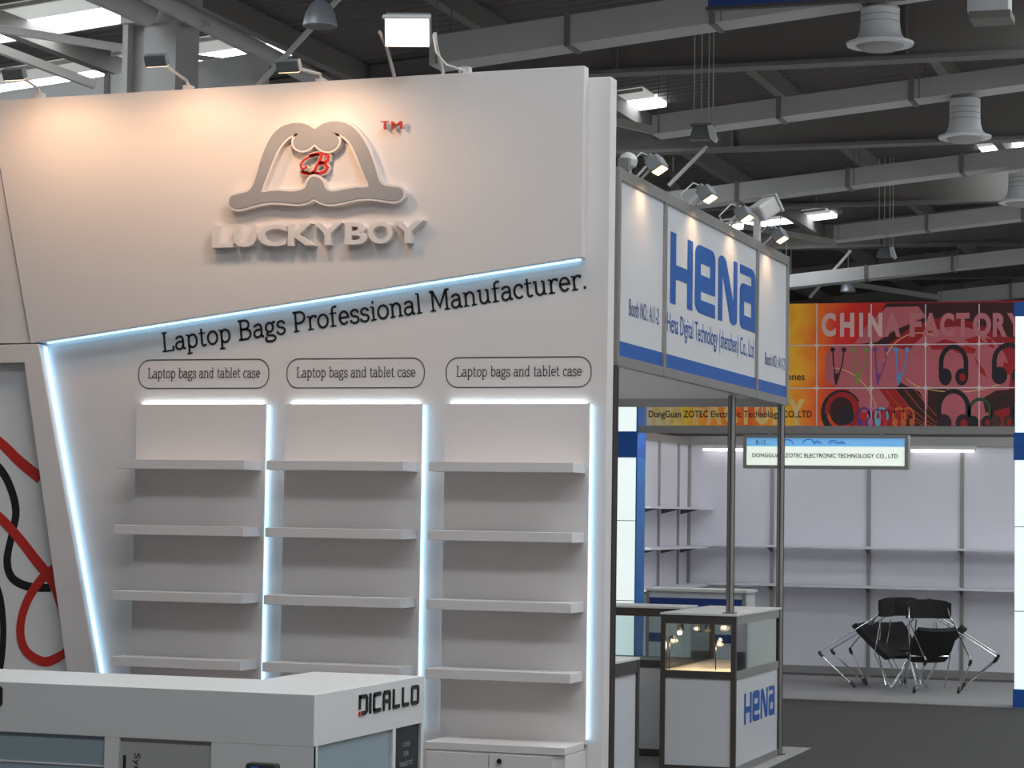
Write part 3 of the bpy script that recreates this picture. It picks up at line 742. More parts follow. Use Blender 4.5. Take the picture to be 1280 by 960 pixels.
def hena(fr, y0, y1, z0, z1, parent, d=.0015):
    """the four letters drawn in unit boxes"""
    W = y1 - y0; Hh = z1 - z0
    cells = [(.0, .235), (.262, .492), (.528, .762), (.795, 1.0)]
    H_ = [[(0, 0), (.24, 0), (.24, .36), (.76, .36), (.76, 0), (1, 0), (1, 1), (.76, 1), (.76, .56), (.24, .56), (.24, 1), (0, 1)]]
    rc = lambda cx, cy, r, a0, a1: arc(cx, cy, r, r * .55, a0, a1, 5)
    e = [[(1, 0), (1, .20), (.28, .20), (.28, .33), (1, .33)] + arc(.78, .86, .22, .14, 0, 90, 5) + arc(.22, .86, .22, .14, 90, 180, 5) + arc(.3, .15, .3, .15, 180, 270, 5),
         [(.27, .57), (.74, .57), (.74, .74), (.27, .74)]]
    a2 = [[(0, 1), (0, .86), (.74, .86), (.74, .72), (0 + .22, .72)] + arc(.22, .60, .22, .12, 90, 180, 4) + arc(.22, .12, .22, .12, 180, 270, 4) + [(.72, 0), (1, 0)] + arc(.72, .84, .28, .16, 0, 90, 5),
          [(.28, .22), (.74, .22), (.74, .44), (.28, .44)]]
    N_ = [[(0, 0), (.22, 0), (.22, .72), (.60, .10)] + arc(.80, .09, .20, .09, 190, 360, 6) + [(1, 1), (.80, 1), (.80, .34), (.42, .92)] + arc(.21, .91, .21, .09, 10, 180, 6)]
    for (c0, c1), sh in zip(cells, (H_, e, N_, a2)):
        loops = [[(y0 + (c0 + (c1 - c0) * u) * W, z0 + v * Hh) for u, v in lp] for lp in sh]
        poly_mb(loops, fr, d=d, depth=.001).build('blue_letter', BLUE, parent)
hz = lambda px, py: at_x(px, py, XH - .012)
hena(HF, hz(837, 400).y, hz(943.5, 400).y, hz(836, 378).z, hz(836, 288).z, FS)
p0, p1 = hz(833, 418), hz(942, 452)
text_mb('Hena Digital Technology (shenzhen) Co., Ltd', HF, p0.y + .01, 2.715, p1.y - p0.y - .02, .155, bold=.004).build('fascia_lettering', BLUE, FS)
p0, p1 = hz(786, 395), hz(823, 410)
text_mb('Booth NO.: A11-2', HF, p0.y, 2.775, p1.y - p0.y, .095).build('fascia_lettering', BLUE_D, FS)
p0, p1 = hz(956, 450), hz(980.5, 458)
text_mb('Booth NO.: A11-2', HF, p0.y, 2.735, p1.y - p0.y, .085).build('fascia_lettering', BLUE_D, FS)
# return fascia along the far end and posts
FR = empty('return_fascia', (XH - 4, YF, ZB), 'cream back of the return fascia under the blue letter sign', 'sign')
MB().box(XH - 4, XH - .045, YF - .03, YF - .012, ZB + .05, ZT - .05).build('panel', CREAM, FR)
MB().box(XH - 4, XH - .045, YF - .04, YF, ZB - .01, ZB + .05).build('bottom_rail', ALU, FR)
MB().box(XH - 4, XH - .045, YF - .04, YF, ZT - .05, ZT).build('top_rail', ALU, FR)
def post(x, y, z1, label, r=.024, material=ALU, z0=.007):
    t = empty('stand_post', (x, y, 0), label, 'post', 'posts of the shell stand')
    pr = []
    for k in range(8):
        a_ = math.radians(22.5 + 45 * k); pr.append((x + r * math.cos(a_), y + r * math.sin(a_)))
    MB().prism([(px, py, z0) for px, py in pr], (0, 0, z1 - z0)).build('profile', material, t)
    g = MB()
    for dx, dy in ((1, 0), (-1, 0), (0, 1), (0, -1)): g.box(x + dx * r * .93 - .004, x + dx * r * .93 + .004, y + dy * r * .93 - .004, y + dy * r * .93 + .004, z0 + .01, z1 - .01)
    g.build('groove', ALU_D, t)
    MB().box(x - .04, x + .04, y - .04, y + .04, z0, z0 + .006).build('foot', ALU_D, t)
post(XH - .02, YN + .02, ZB, 'dark post tight against the end of the tall white wall', material=ALU_D)
post(-3.512, 14.95, ZB, 'middle grey post rising from the lit showcase', z0=1.048)
post(XH - .02, YF - .13, ZB, 'corner post of the stand beside the dark aisle')
MB().box(XH - 4.2, XH + .10, 11.95, 16.87, 0.001, .006).build('stand_carpet', mat('pale_carpet', (.30, .295, .29), .9, noise=.1, scale=8, bump=.2), label='pale grey floor sheet under the blue letter stand', cat='carpet')

# spotlights on the fascia
def spot_fix(px, py, label, power, body=GREYP):
    h = at_x(px, py, XH + .10)
    t = empty('fascia_spotlight', (XH - .02, h.y, ZT), label, 'spotlight', 'spotlights along the fascia')
    aim = Vector((.54, 0, -.84)).normalized(); sd = Vector((0, 1, 0)); up_ = Vector((.84, 0, .54))
    MB().obox(h - aim * .040, sd, up_, aim, .072, .044, .038).build('housing', body, t, bevel=.010)
    MB().obox(h - aim * .090 - up_ * .012, sd, up_, aim, .045, .024, .016).build('heat_sink', body, t, bevel=.006)
    MB().obox(h + aim * .001, sd, up_, aim, .062, .034, .003).build('lamp_glass', HALO, t)
    for dy in (-.06, .03): MB().bar((XH - .02, h.y + dy, ZT + .001), h - aim * .05 - up_ * .03 + sd * dy, .018, .010).build('bracket', LAMPW, t)
    MB().tube([h - aim * .095, h - aim * .08 + Vector((-.04, -.10, .02)), Vector((XH - .05, h.y - .15, ZT + .05)), Vector((XH - .03, h.y - .13, ZT + .007))], .005, 6).build('cable', LAMPW, t)
    L = bpy.data.lights.new('spot', 'SPOT'); L.energy = power; L.color = (1, .62, .34); L.spot_size = 2.3; L.spot_blend = .9; L.shadow_soft_size = .02
    lo = bpy.data.objects.new('spot_light', L); COL.objects.link(lo); lo.location = h + aim * .035
    lo.rotation_euler = Vector((-.15, 0, -1)).to_track_quat('-Z', 'Y').to_euler()
spot_fix(825, 213, 'first fascia spotlight, nearest the tall white wall', 4.6)
spot_fix(888, 249, 'second fascia spotlight, above the letter E', 4.6)
spot_fix(934, 274, 'third fascia spotlight, in front of the pale lamp', 4.6)
spot_fix(978, 300, 'last fascia spotlight at the far corner', 4.6)
# pale lamp turned away
h = at_x(955, 262, XH + .02)
t = empty('turned_spotlight', (XH - .02, h.y, ZT), 'pale spotlight turned away, between third and last spotlights', 'spotlight')
ax_ = Vector((.45, .55, .45)).normalized(); s1 = ax_.cross(Vector((0, 0, 1))).normalized(); u1 = s1.cross(ax_)
MB().obox(h, ax_, s1, u1, .085, .07, .06).build('housing', LAMPW, t, bevel=.02)
MB().obox(h + ax_ * .09, ax_, s1, u1, .008, .08, .07).build('rim', LAMPW, t, bevel=.006)
MB().box(XH - .04, XH, h.y - .06, h.y + .0, ZT, h.z).build('bracket', LAMPW, t)
h = at_x(785, 205, XH - .02)
t = empty('round_lamp', (h.x, h.y, ZT), 'small white round lamp on the fascia beside the wall', 'lamp')
MB().lathe((h.x, h.y, ZT), [(.02, 0), (.02, .02), (.045, .035), (.055, .07), (.04, .10), (.01, .115)], 16).build('bulb', LAMPW, t, smooth=True)
MB().box(h.x - .03, h.x + .03, h.y - .10, h.y - .05, ZT, ZT + .07).build('bracket', GREYP, t)

# glass showcases
def showcase(x0, x1, y0, y1, label, top=1.03, deckz=.665, group='glass showcases of the shell stand', side_logo=False):
    t = empty('glass_showcase', (x0, y0, 0), label, 'showcase', group)
    pw = .034
    for x in (x0, x1 - pw):
        for y in (y0, y1 - pw): MB().box(x, x + pw, y, y + pw, 0, top).build('post', ALU_D, t, bevel=.003)
    for z0, z1, nm in ((.0, .05, 'bottom_rail'), (deckz - .05, deckz, 'middle_rail'), (top - .06, top - .004, 'top_rail')):
        for yy in (y0 + .004, y1 - .030): MB().box(x0 + pw, x1 - pw, yy, yy + .026, z0, z1).build(nm, ALU_D, t)
        for xx in (x0 + .004, x1 - .030): MB().box(xx, xx + .026, y0 + pw, y1 - pw, z0, z1).build(nm, ALU, t)
    MB().box(x0 - .004, x1 + .004, y0 - .004, y1 + .004, top - .003, top + .010).build('lid', WHITE2, t)
    MB().box(x0 + .03, x1 - .03, y0 + .03, y1 - .03, deckz - .02, deckz - .002).build('shelf_board', WHITE2, t)
    for yy in (y0 + .012, y1 - .02): MB().box(x0 + pw, x1 - pw, yy, yy + .006, .05, deckz - .05).build('panel', FASC, t)
    for xx in (x0 + .012, x1 - .018): MB().box(xx, xx + .006, y0 + pw, y1 - pw, .05, deckz - .05).build('panel', FASC, t)
    for yy in (y0 + .014, y1 - .018): MB().box(x0 + pw, x1 - pw, yy, yy + .004, deckz, top - .06).build('glass_pane', GLASS, t)
    for xx in (x0 + .014, x1 - .016): MB().box(xx, xx + .004, y0 + pw, y1 - pw, deckz, top - .06).build('glass_pane', GLASS, t)
    t.location.z = .007
    return t
SX0, SX1, SY0, SY1 = -3.947, -3.440, 14.822, 16.20
case = showcase(SX0, SX1, SY0, SY1, 'lit glass showcase with blue letters at the corner of the stand')
HS = Frame((SX1 - .012, 0, 0), (0, 1, 0), (0, 0, 1))
hs = lambda px, py: at_x(px, py, SX1 - .012)
hena(HS, hs(930, 880).y, hs(968, 880).y, .300, .505, case, .001)
showcase(-5.6, -4.05, 15.75, 16.22, 'long glass showcase behind the lit one, along the far end')
# lamps in the lit showcase
def case_lamp(px, py, y, label, foot=True, power=0.0, r=.020):
    c = at_y(px, py, y)
    t = empty('showcase_lamp', (c.x, c.y, .665), label, 'lamp', 'small halogen lamps in the showcase')
    if foot:
        MB().tube([(c.x - .028, c.y, .665), (c.x - .028, c.y, c.z + .03), (c.x - .012, c.y, c.z + .02)], .0042, 6).build('stalk', BLACKP, t)
        MB().box(c.x - .045, c.x - .01, c.y - .02, c.y + .02, .664, .668).build('foot', BLACKP, t)
    else:
        MB().tube([(c.x, c.y, c.z + .02), (c.x, c.y, .966)], .004, 6).build('stem', BLACKP, t)
    MB().lathe(c, [(r * 1.25, -.012), (r * 1.15, .006), (r * .6, .028), (r * .3, .036)], 16, (-.2, .5, .8)).build('reflector', CHROME, t, smooth=True)
    MB().lathe(c, [(.004, -.012), (r * .55, -.006), (r * .55, .004), (.004, .01)], 12, (-.2, .5, .8)).build('bulb', FLOOD if power else HALO, t, smooth=True)
    if power:
        L = bpy.data.lights.new('case_lamp', 'POINT'); L.energy = power; L.color = (1, .64, .35); L.shadow_soft_size = .015
        lo = bpy.data.objects.new('case_light', L); COL.objects.link(lo); lo.location = c + Vector((0, -.02, -.035))
case_lamp(842, 800, 14.95, 'left showcase lamp on a thin black stalk', power=1.2)
case_lamp(900, 804, 14.98, 'right showcase lamp on a thin black stalk', power=1.2)
case_lamp(871, 785, 15.5, 'hanging showcase lamp left of the glaring one', False, 1.4)
case_lamp(884, 787, 15.9, 'dim hanging showcase lamp at the back', False)
case_lamp(906, 784, 15.05, 'glaring showcase lamp by the middle post', False, 3.0, .026)
case_lamp(959, 789, 15.95, 'showcase lamp at the far right corner pane', False, .9)

# low counter next to the wall end

lc = at_x(800, 823, -3.52)
q = empty('side_counter', (-3.98, 12.05, 0), 'low white counter with dark frame beside the end of the tall wall', 'counter')
LZ, LY = lc.z, lc.y
MB().box(-3.98, -3.52, 12.02, LY, LZ - .012, LZ).build('top', WHITE2, q)
for y in (12.02, LY - .034): MB().box(-3.554, -3.52, y, y + .034, 0, LZ - .012).build('post', ALU_D, q)
MB().box(-3.98, -3.946, LY - .034, LY, 0, LZ - .012).build('post', ALU_D, q)
MB().box(-3.55, -3.524, 12.05, LY - .034, LZ - .085, LZ - .012).build('rail', ALU_D, q)
MB().box(-3.545, -3.535, 12.05, LY - .034, .04, LZ - .085).build('panel', FASC, q)
MB().box(-3.946, -3.554, LY - .02, LY - .01, .04, LZ - .012).build('panel', FASC, q)
q.location.z = .007

# ================================================================== FAR STAND
YZ, YFZ = 24.6, 21.35
XZ0, XZ1 = -6.25, -2.33
MB().box(XZ0 - .1, XZ1 + .1, YFZ, YZ, 0.001, .006).build('booth_carpet', mat('grey_carpet', (.30, .295, .29), .9, noise=.12, scale=6, bump=.2), label='lighter grey carpet in the far white stand', cat='carpet')
bw = empty('rear_partition', (XZ0, YZ, 0), 'white rear partition of the far stand behind the chairs', 'partition')
px_ = [XZ0, -5.325, -4.28, -3.30, XZ1]
for a_, b_ in zip(px_[:-1], px_[1:]): MB().box(a_ + .02, b_ - .02, YZ + .01, YZ + .02, .03, 2.46).build('panel', PANEL, bw)
for x in px_: MB().box(x - .02, x + .02, YZ - .01, YZ + .03, 0, 2.5).build('post', ALU, bw)
MB().box(XZ0 - .6, XZ1, YZ - .015, YZ + .03, 2.455, 2.555).build('top_rail', ALU, bw)
MB().box(XZ0, XZ1, YZ + .002, YZ + .01, .03, .11).build('skirting', ALU, bw)
sw = empty('side_partition', (XZ0, YFZ, 0), 'white left side partition of the far stand', 'partition')
py_ = [21.6, 22.5, 23.35, 24.15, 24.6]
for a_, b_ in zip(py_[:-1], py_[1:]): MB().box(XZ0 - .02, XZ0 - .01, a_ + .02, b_ - .02, .03, 2.46).build('panel', PANEL, sw)
for y in py_[:-1]: MB().box(XZ0 - .03, XZ0 + .01, y - .02, y + .02, 0, 2.5).build('post', ALU, sw)
MB().box(XZ0 - .03, XZ0 + .015, 21.6, YZ, 2.455, 2.53).build('top_rail', ALU, sw)
def shelf(x0, x1, y0, y1, z, label, brs):
    t = empty('wall_shelf', (x0, y0, z), label, 'shelf', 'white wall shelves of the far stand')
    MB().box(x0, x1, y0, y1, z - .022, z).build('board', PANEL, t)
    for (bx_, by_, dx, dy) in brs:
        MB().prism([(bx_ + dx * .012 - (0.006 if dx == 0 else 0), by_, z - .022), (bx_ + dx * .22 - (0.006 if dx == 0 else 0), by_ + dy * .22, z - .022), (bx_ + dx * .012 - (0.006 if dx == 0 else 0), by_, z - .075)], (0 if dx else .012, .012 if dx else 0, 0)).build('bracket', ALU_D, t)
rb_ = [(x, YZ - .015, 0, -1) for x in px_[1:-1]]
shelf(XZ0 + .3, XZ1 - .02, YZ - .30, YZ - .012, 1.385, 'upper long shelf on the rear partition', rb_)
shelf(XZ0 + .3, XZ1 - .02, YZ - .30, YZ - .012, .975, 'lower long shelf on the rear partition', rb_)
sb_ = [(XZ0 + .01, y, 1, 0) for y in py_[1:-1]]
shelf(XZ0 + .012, XZ0 + .28, 22.0, YZ - .012, 1.775, 'top shelf on the left side partition', sb_)
shelf(XZ0 + .012, XZ0 + .29, 22.0, YZ - .012, 1.365, 'middle shelf on the left side partition', sb_)
shelf(XZ0 + .012, XZ0 + .29, 22.0, YZ - .012, .955, 'lower shelf on the left side partition', sb_)
# fluorescent lights under the top rail
for x0, x1, lb in ((-3.85, -3.15, 'right'), (-6.1, -5.2, 'left')):
    t = empty('tube_light', (x0, YZ - .12, 2.40), '%s fluorescent tube under the rail of the rear partition' % lb, 'lamp', 'fluorescent tubes of the far stand')
    MB().box(x0, x1, YZ - .10, YZ - .02, 2.42, 2.455).build('housing', LAMPW, t)
    MB().tube([(x0 + .02, YZ - .06, 2.405), (x1 - .02, YZ - .06, 2.405)], .013, 8).build('tube', TUBE, t)
for x0, x1, lb in ((-5.9, -4.95, 'left'), (-3.3, -2.5, 'right')):  # fill lights added to brighten the far stand, hidden by the beam
    t = empty('beam_fill_light', (x0, 21.5, 2.44), '%s fill tube added out of sight behind the beam of the lit company sign' % lb, 'lamp', 'added fill lights behind the front beam')
    MB().box(x0, x1, 21.47, 21.53, 2.512, 2.530).build('housing', LAMPW, t)
    for xx in (x0 + .1, x1 - .1): MB().box(xx - .01, xx + .01, 21.431, 21.469, 2.514, 2.528).build('bracket', ALU, t)
    MB().tube([(x0 + .02, 21.5, 2.500), (x1 - .02, 21.5, 2.500)], .009, 8).build('tube', mat('beam_fill_tube', (.95, .95, 1.0), .4, emit=42.0), t)

# lit towers of the far stand
def tower(x0, x1, y, label, z1=3.66):
    t = empty('light_tower', (x0, y, 0), label, 'light box', 'lit white towers of the far stand')
    MB().box(x0, x1, y, y + .30, 0, .165).build('base', BLUE, t)
    MB().box(x0 + .012, x1 - .012, y + .005, y + .29, .165, 2.225).build('light_panel', LIGHTBOX, t)
    MB().box(x0, x1, y - .004, y + .30, 2.225, 2.475).build('blue_band', BLUE, t)
    MB().box(x0 + .012, x1 - .012, y + .005, y + .29, 2.475, z1 - .13).build('light_panel', LIGHTBOX, t)
    MB().box(x0, x1, y, y + .30, z1 - .13, z1).build('cap', BLUE, t)
    MB().box(x1 - .012, x1, y + .0, y + .30, .165, 2.225).box(x1 - .012, x1, y, y + .30, 2.475, z1 - .13).build('edge_strip', mat('bright_blue', (.02, .18, .52), .4), t)
    s = MB()
    for z in (.86, 1.62): s.box(x0 + .01, x1 - .012, y + .002, y + .006, z, z + .006)
    s.build('seam', ALU_D, t)
    t.location.z = .007
tower(-6.30, -5.935, YFZ, 'lit white tower with blue band right beside the tall wall')
tower(-2.405, -2.04, YFZ, 'lit white tower with blue base at the right edge')
# front counter of the far stand
a_ = at_y(808, 738, 20.9); b_ = at_y(932, 741, 20.9)
fcn = empty('info_counter', (a_.x, 20.9, 0), 'white info counter with blue band behind the lit showcase', 'counter')
MB().box(a_.x, b_.x + .02, 20.88, 21.32, .985, 1.01).build('top', WHITE2, fcn)
MB().box(a_.x + .01, b_.x, 20.9, 21.3, 0, .985).build('body', FASC, fcn)
MB().box(a_.x + .03, b_.x - .03, 20.894, 20.9, .84, .925).build('blue_band', BLUE_D, fcn)
for x in (a_.x, b_.x - .03): MB().box(x, x + .03, 20.89, 20.92, 0, .985).build('post', ALU, fcn)
MB().box(a_.x + .03, b_.x - .03, 20.893, 20.9, .52, .60).build('blue_band', BLUE_D, fcn)

# lit company sign
a_ = at_y(929, 543, YFZ); b_ = at_y(1135, 587, YFZ)
SG = empty('lit_sign', (a_.x, YFZ, b_.z), 'lit white company sign with blue strip over the far stand', 'sign')
sx0, sx1, sz0, sz1 = a_.x, b_.x, b_.z, a_.z
fr_ = .032
MB().box(sx0, sx1, YFZ, YFZ + .12, sz1 - fr_, sz1).box(sx0, sx1, YFZ, YFZ + .12, sz0, sz0 + fr_).box(sx0, sx0 + fr_, YFZ, YFZ + .12, sz0 + fr_, sz1 - fr_).box(sx1 - fr_, sx1, YFZ, YFZ + .12, sz0 + fr_, sz1 - fr_).build('frame', ALU, SG)
MB().box(sx0 + fr_, sx1 - fr_, YFZ + .02, YFZ + .10, sz0 + fr_, sz1 - fr_).build('lit_face', SIGNLIT, SG)
MB().box(sx0 + fr_, sx1 - fr_, YFZ + .018, YFZ + .02, sz1 - fr_ - .078, sz1 - fr_).build('blue_strip', mat('lit_sky_blue', (.18, .48, .85), .4, emit=.55, noise=.25, scale=3), SG)
SGF = Frame((sx0, YFZ + .018, sz0), (1, 0, 0), (0, 0, 1))
text_mb('DONGGUAN ZOTEC ELECTRONIC TECHNOLOGY CO., LTD', SGF, .085, .098, sx1 - sx0 - .18, .046, d=.004, bold=.02).build('sign_lettering', mat('sign_ink', (.02, .04, .025), .5), SG)
text_mb('B-15', SGF, .12, sz1 - sz0 - fr_ - .062, .095, .042, d=.004).build('sign_lettering', mat('sign_ink', (.02, .04, .025), .5), SG)
gear = MB()
for gx, gr in ((.42, .05), (.62, .055), (.70, .035), (.85, .045), (.93, .028)):
    cyv = sz1 - sz0 - fr_ - .055
    ribbon(gear, SGF, arc(gx, cyv, gr, gr * .8, 0, 180, 10), .010, .003)
    if gr < .05: ribbon(gear, SGF, arc(gx, cyv, gr * .5, gr * .4, 0, 180, 8), .008, .003)
gear.build('gear_print', mat('lit_mid_blue', (.04, .20, .60), .4, emit=.3), SG)
for x in (sx0 + .25, sx1 - .25): MB().box(x - .02, x + .02, YFZ + .03, YFZ + .07, sz1, 2.467).build('hanger', ALU, SG)
MB().box(XZ0, XZ1, YFZ + .02, YFZ + .08, 2.468, 2.538).build('front_beam', ALU, label='thin grey beam carrying the lit company sign', cat='beam')

# ------------------------------------------------------------------ the printed banner above the far stand
def banner_mat():
    mt = bpy.data.materials.new('banner_print'); mt.use_nodes = True
    nt = mt.node_tree; b = nt.nodes['Principled BSDF']; b.inputs['Roughness'].default_value = .5
    tc = nt.nodes.new('ShaderNodeTexCoord'); sp = nt.nodes.new('ShaderNodeSeparateXYZ')
    nt.links.new(tc.outputs['Generated'], sp.inputs[0])
    nz = nt.nodes.new('ShaderNodeTexNoise'); nz.inputs['Scale'].default_value = 2.2; nz.inputs['Detail'].default_value = 3
    nt.links.new(tc.outputs['Object'], nz.inputs['Vector'])
    ad = nt.nodes.new('ShaderNodeMath'); ad.operation = 'MULTIPLY_ADD'; ad.inputs[1].default_value = .14; ad.inputs[2].default_value = -.07
    nt.links.new(nz.outputs['Fac'], ad.inputs[0])
    z = nt.nodes.new('ShaderNodeMath'); z.operation = 'MULTIPLY_ADD'; z.inputs[1].default_value = -.03
    nt.links.new(sp.outputs['Z'], z.inputs[0]); nt.links.new(ad.outputs[0], z.inputs[2])
    s2 = nt.nodes.new('ShaderNodeMath'); s2.operation = 'ADD'
    nt.links.new(sp.outputs['X'], s2.inputs[0]); nt.links.new(z.outputs[0], s2.inputs[1])
    cr = nt.nodes.new('ShaderNodeValToRGB'); e = cr.color_ramp.elements
    e[0].position = .0; e[0].color = srgb(150, 175, 205) + (1,)
    e[1].position = 1.0; e[1].color = srgb(105, 8, 18) + (1,)
    for p, c in ((.14, (215, 215, 212)), (.22, (250, 215, 70)), (.30, (252, 140, 26)), (.36, (240, 84, 20)), (.44, (255, 190, 36)), (.50, (252, 112, 22)), (.56, (225, 38, 24)), (.66, (172, 16, 25)), (.80, (140, 12, 22)), (.9, (160, 16, 25))):
        x = cr.color_ramp.elements.new(p); x.color = srgb(*c) + (1,)
    nt.links.new(s2.outputs[0], cr.inputs[0]); nt.links.new(cr.outputs[0], b.inputs['Base Color'])
    return mt
bx0, bx1, bz0, bz1 = -7.45, -2.42, 2.605, 3.985
BN = MB().box(bx0, bx1, YZ - .01, YZ + .02, bz0, bz1).build('printed_banner', banner_mat(), label='orange and red printed banner with headphones above the far stand', cat='banner')
MB().box(bx0, bx1, YZ - .018, YZ + .04, bz0 - .045, bz0).build('bottom_batten', ALU_D, BN)
for x in (-6.2, -4.4, -2.7): MB().box(x - .02, x + .02, YZ + .032, YZ + .07, 2.57, bz1 - .1).build('upright', ALU, BN)
BF = Frame((0, YZ - .01, 0), (1, 0, 0), (0, 0, 1))
PINK = mat('pink_print', srgb(192, 96, 104), .5, noise=.12, scale=5)
PINK2 = mat('pale_pink_print', srgb(205, 150, 152), .5, noise=.06)
LETTER = mat('pale_letter_print', srgb(222, 178, 172), .5, noise=.03)
LETTERD = mat('rose_letter_print', srgb(196, 116, 120), .5, noise=.03)
LETTERY = mat('yellow_letter_print', srgb(232, 196, 120), .5, noise=.05)
GRIDM = mat('grid_print', srgb(215, 205, 205), .5)
DKRED = mat('dark_red_print', srgb(58, 8, 14), .5, noise=.2, scale=5)
MIDRED = mat('mid_red_print', srgb(168, 18, 26), .5, noise=.12, scale=5)
PBLACK = mat('product_black_print', srgb(26, 18, 24), .4, noise=.3, scale=20)
def bp(px, py): q_ = at_y(px, py, YZ - .01); return (q_.x, q_.z)
PZ = [0.0]
def print_poly(pts, material, d, name='print'):
    PZ[0] += .00003; d = d + PZ[0]
    poly_mb([[bp(*p) for p in pts]], BF, d=d).build(name, material, BN)
# globe, map and dark patches
def ell(cx, cy, rx, ry, n=28, a0=0, a1=360): return [(cx + rx * math.cos(math.radians(a0 + (a1 - a0) * i / n)), cy + ry * math.sin(math.radians(a0 + (a1 - a0) * i / n))) for i in range(n + (a1 - a0 < 360))]
print_poly([(1108, 379), (1276, 378), (1276, 425), (1250, 418), (1215, 402), (1180, 395), (1140, 408), (1112, 430), (1080, 431), (1092, 405)], DKRED, .0012, 'dark_print')
print_poly(ell(1195, 470, 68, 62), PINK, .0016, 'globe_print')
print_poly([(1040, 432), (1115, 433), (1135, 438), (1143, 450), (1143, 480), (1120, 484), (1045, 484), (1033, 476), (1032, 446)], PINK, .002, 'card_print')
print_poly([(1060, 485), (1098, 485), (1112, 504), (1108, 512), (1078, 516)], PINK, .0016, 'globe_print')
print_poly([(1108, 384), (1148, 383), (1158, 396), (1120, 412), (1095, 428), (1068, 430), (1085, 405)], PINK, .0016, 'globe_print')
print_poly([(1090, 486), (1165, 486), (1172, 510), (1150, 538), (1092, 538), (1110, 512)], MIDRED, .0014, 'dark_print')
print_poly([(1125, 478), (1150, 490), (1160, 515), (1152, 537), (1128, 535), (1140, 512), (1120, 488)], DKRED, .0022, 'dark_print')
print_poly([(1160, 486), (1184, 486), (1176, 504), (1168, 538), (1158, 538)], DKRED, .0018, 'dark_print')
print_poly([(1228, 498), (1245, 488), (1276, 486), (1276, 505), (1250, 512), (1232, 516)], DKRED, .0022, 'dark_print')
print_poly([(1236, 534), (1276, 520), (1276, 541), (1230, 541)], MIDRED, .0018, 'dark_print')
for pts in ([(1162, 432), (1180, 424), (1196, 428), (1186, 437), (1165, 437)], [(1190, 437), (1208, 432), (1220, 436), (1218, 442), (1196, 441)], [(1206, 424), (1222, 420), (1230, 428), (1212, 430)], [(1232, 422), (1240, 424), (1243, 436), (1236, 433)], [(1218, 446), (1230, 462), (1234, 472), (1225, 466)], [(1255, 452), (1270, 458), (1264, 470), (1252, 464)]):
    print_poly(pts, MIDRED, .0024, 'map_print')
for cx, cy, rx, ry, a0, a1 in ((1150, 470, 48, 54, 200, 290), (1040, 540, 60, 80, 270, 340), (1195, 470, 62, 20, 10, 170)):
    g_ = MB(); ribbon(g_, BF, [bp(*p) for p in ell(cx, cy, rx, ry, 20, a0, a1)], .008, .0026); g_.build('swirl_print', LETTERY, BN)
g_ = MB()
for k in range(5): ribbon(g_, BF, [bp(*p) for p in ((1095 + k * 12, 487), (1112 + k * 12, 508), (1140 + k * 9, 526), (1165 + k * 6, 536))], .006, .0026)
g_.build('swirl_print', mat('orange_swirl_print', srgb(200, 96, 30), .5), BN)
# lettering
p0, p1 = bp(1027, 422), bp(1277, 390)
ws = [('C', 1027, 1045, LETTER), ('H', 1050, 1068, LETTER), ('I', 1074, 1079, LETTER), ('N', 1085, 1103, LETTER), ('A', 1105, 1126, LETTERD), ('F', 1137, 1152, LETTERD), ('A', 1153, 1174, LETTERD), ('C', 1175, 1193, LETTERD), ('T', 1195, 1212, LETTERD), ('O', 1216, 1239, LETTERD), ('R', 1241, 1259, LETTERD), ('Y', 1259, 1279, LETTERD)]
for ch, l, r, mt in ws:
    a_, b_ = bp(l, 421), bp(r, 391)
    text_mb(ch, BF, a_[0], a_[1], b_[0] - a_[0], b_[1] - a_[1], d=.0034, bold=.05).build('banner_letter', mt, BN)
lo_ = [('C', 757, 775), ('H', 780, 798), ('I', 804, 809), ('N', 815, 833), ('A', 836, 856), ('F', 866, 881), ('A', 882, 903), ('C', 905, 922), ('T', 924, 941), ('O', 943, 963), ('R', 966, 983), ('Y', 985, 1006)]
for ch, l, r in lo_:
    a_, b_ = bp(l, 531), bp(r, 499)
    text_mb(ch, BF, a_[0], a_[1], b_[0] - a_[0], b_[1] - a_[1], d=.0034, bold=.05).build('banner_letter', LETTERY, BN)
a_, b_ = bp(811, 523), bp(1015, 514)
text_mb('DongGuan ZOTEC Electronic Technology CO.,LTD', BF, a_[0], a_[1] - .01, b_[0] - a_[0], .095, d=.0044, bold=.012).build('banner_lettering', INK, BN)
a_, b_ = bp(945, 477), bp(1006, 467)
text_mb('Headphones', BF, a_[0], a_[1] - .01, b_[0] - a_[0], .10, d=.0044, bold=.01).build('banner_lettering', INK, BN)
# white grid with star nodes
g_ = MB()
cols = [1021 - 68 * k for k in range(4, 0, -1)] + [1021, 1089, 1157, 1224]
for cx in cols:
    ribbon(g_, BF, [bp(cx, 380), bp(cx, 538)], .011, .003)
for cy in (431, 485): ribbon(g_, BF, [(bx0, bp(1100, cy)[1]), (bx1, bp(1100, cy)[1])], .011, .003)
for cx in cols:
    for cy in (431, 485):
        x, z = bp(cx, cy)[0], bp(1100, cy)[1]
        st = []
        for k in range(8):
            rr = .052 if k % 2 == 0 else .017
            st.append((x + rr * math.cos(k * math.pi / 4), z + rr * math.sin(k * math.pi / 4)))
        poly_mb([st], BF, d=.0031, mb=g_)
g_.build('grid_lines', GRIDM, BN)
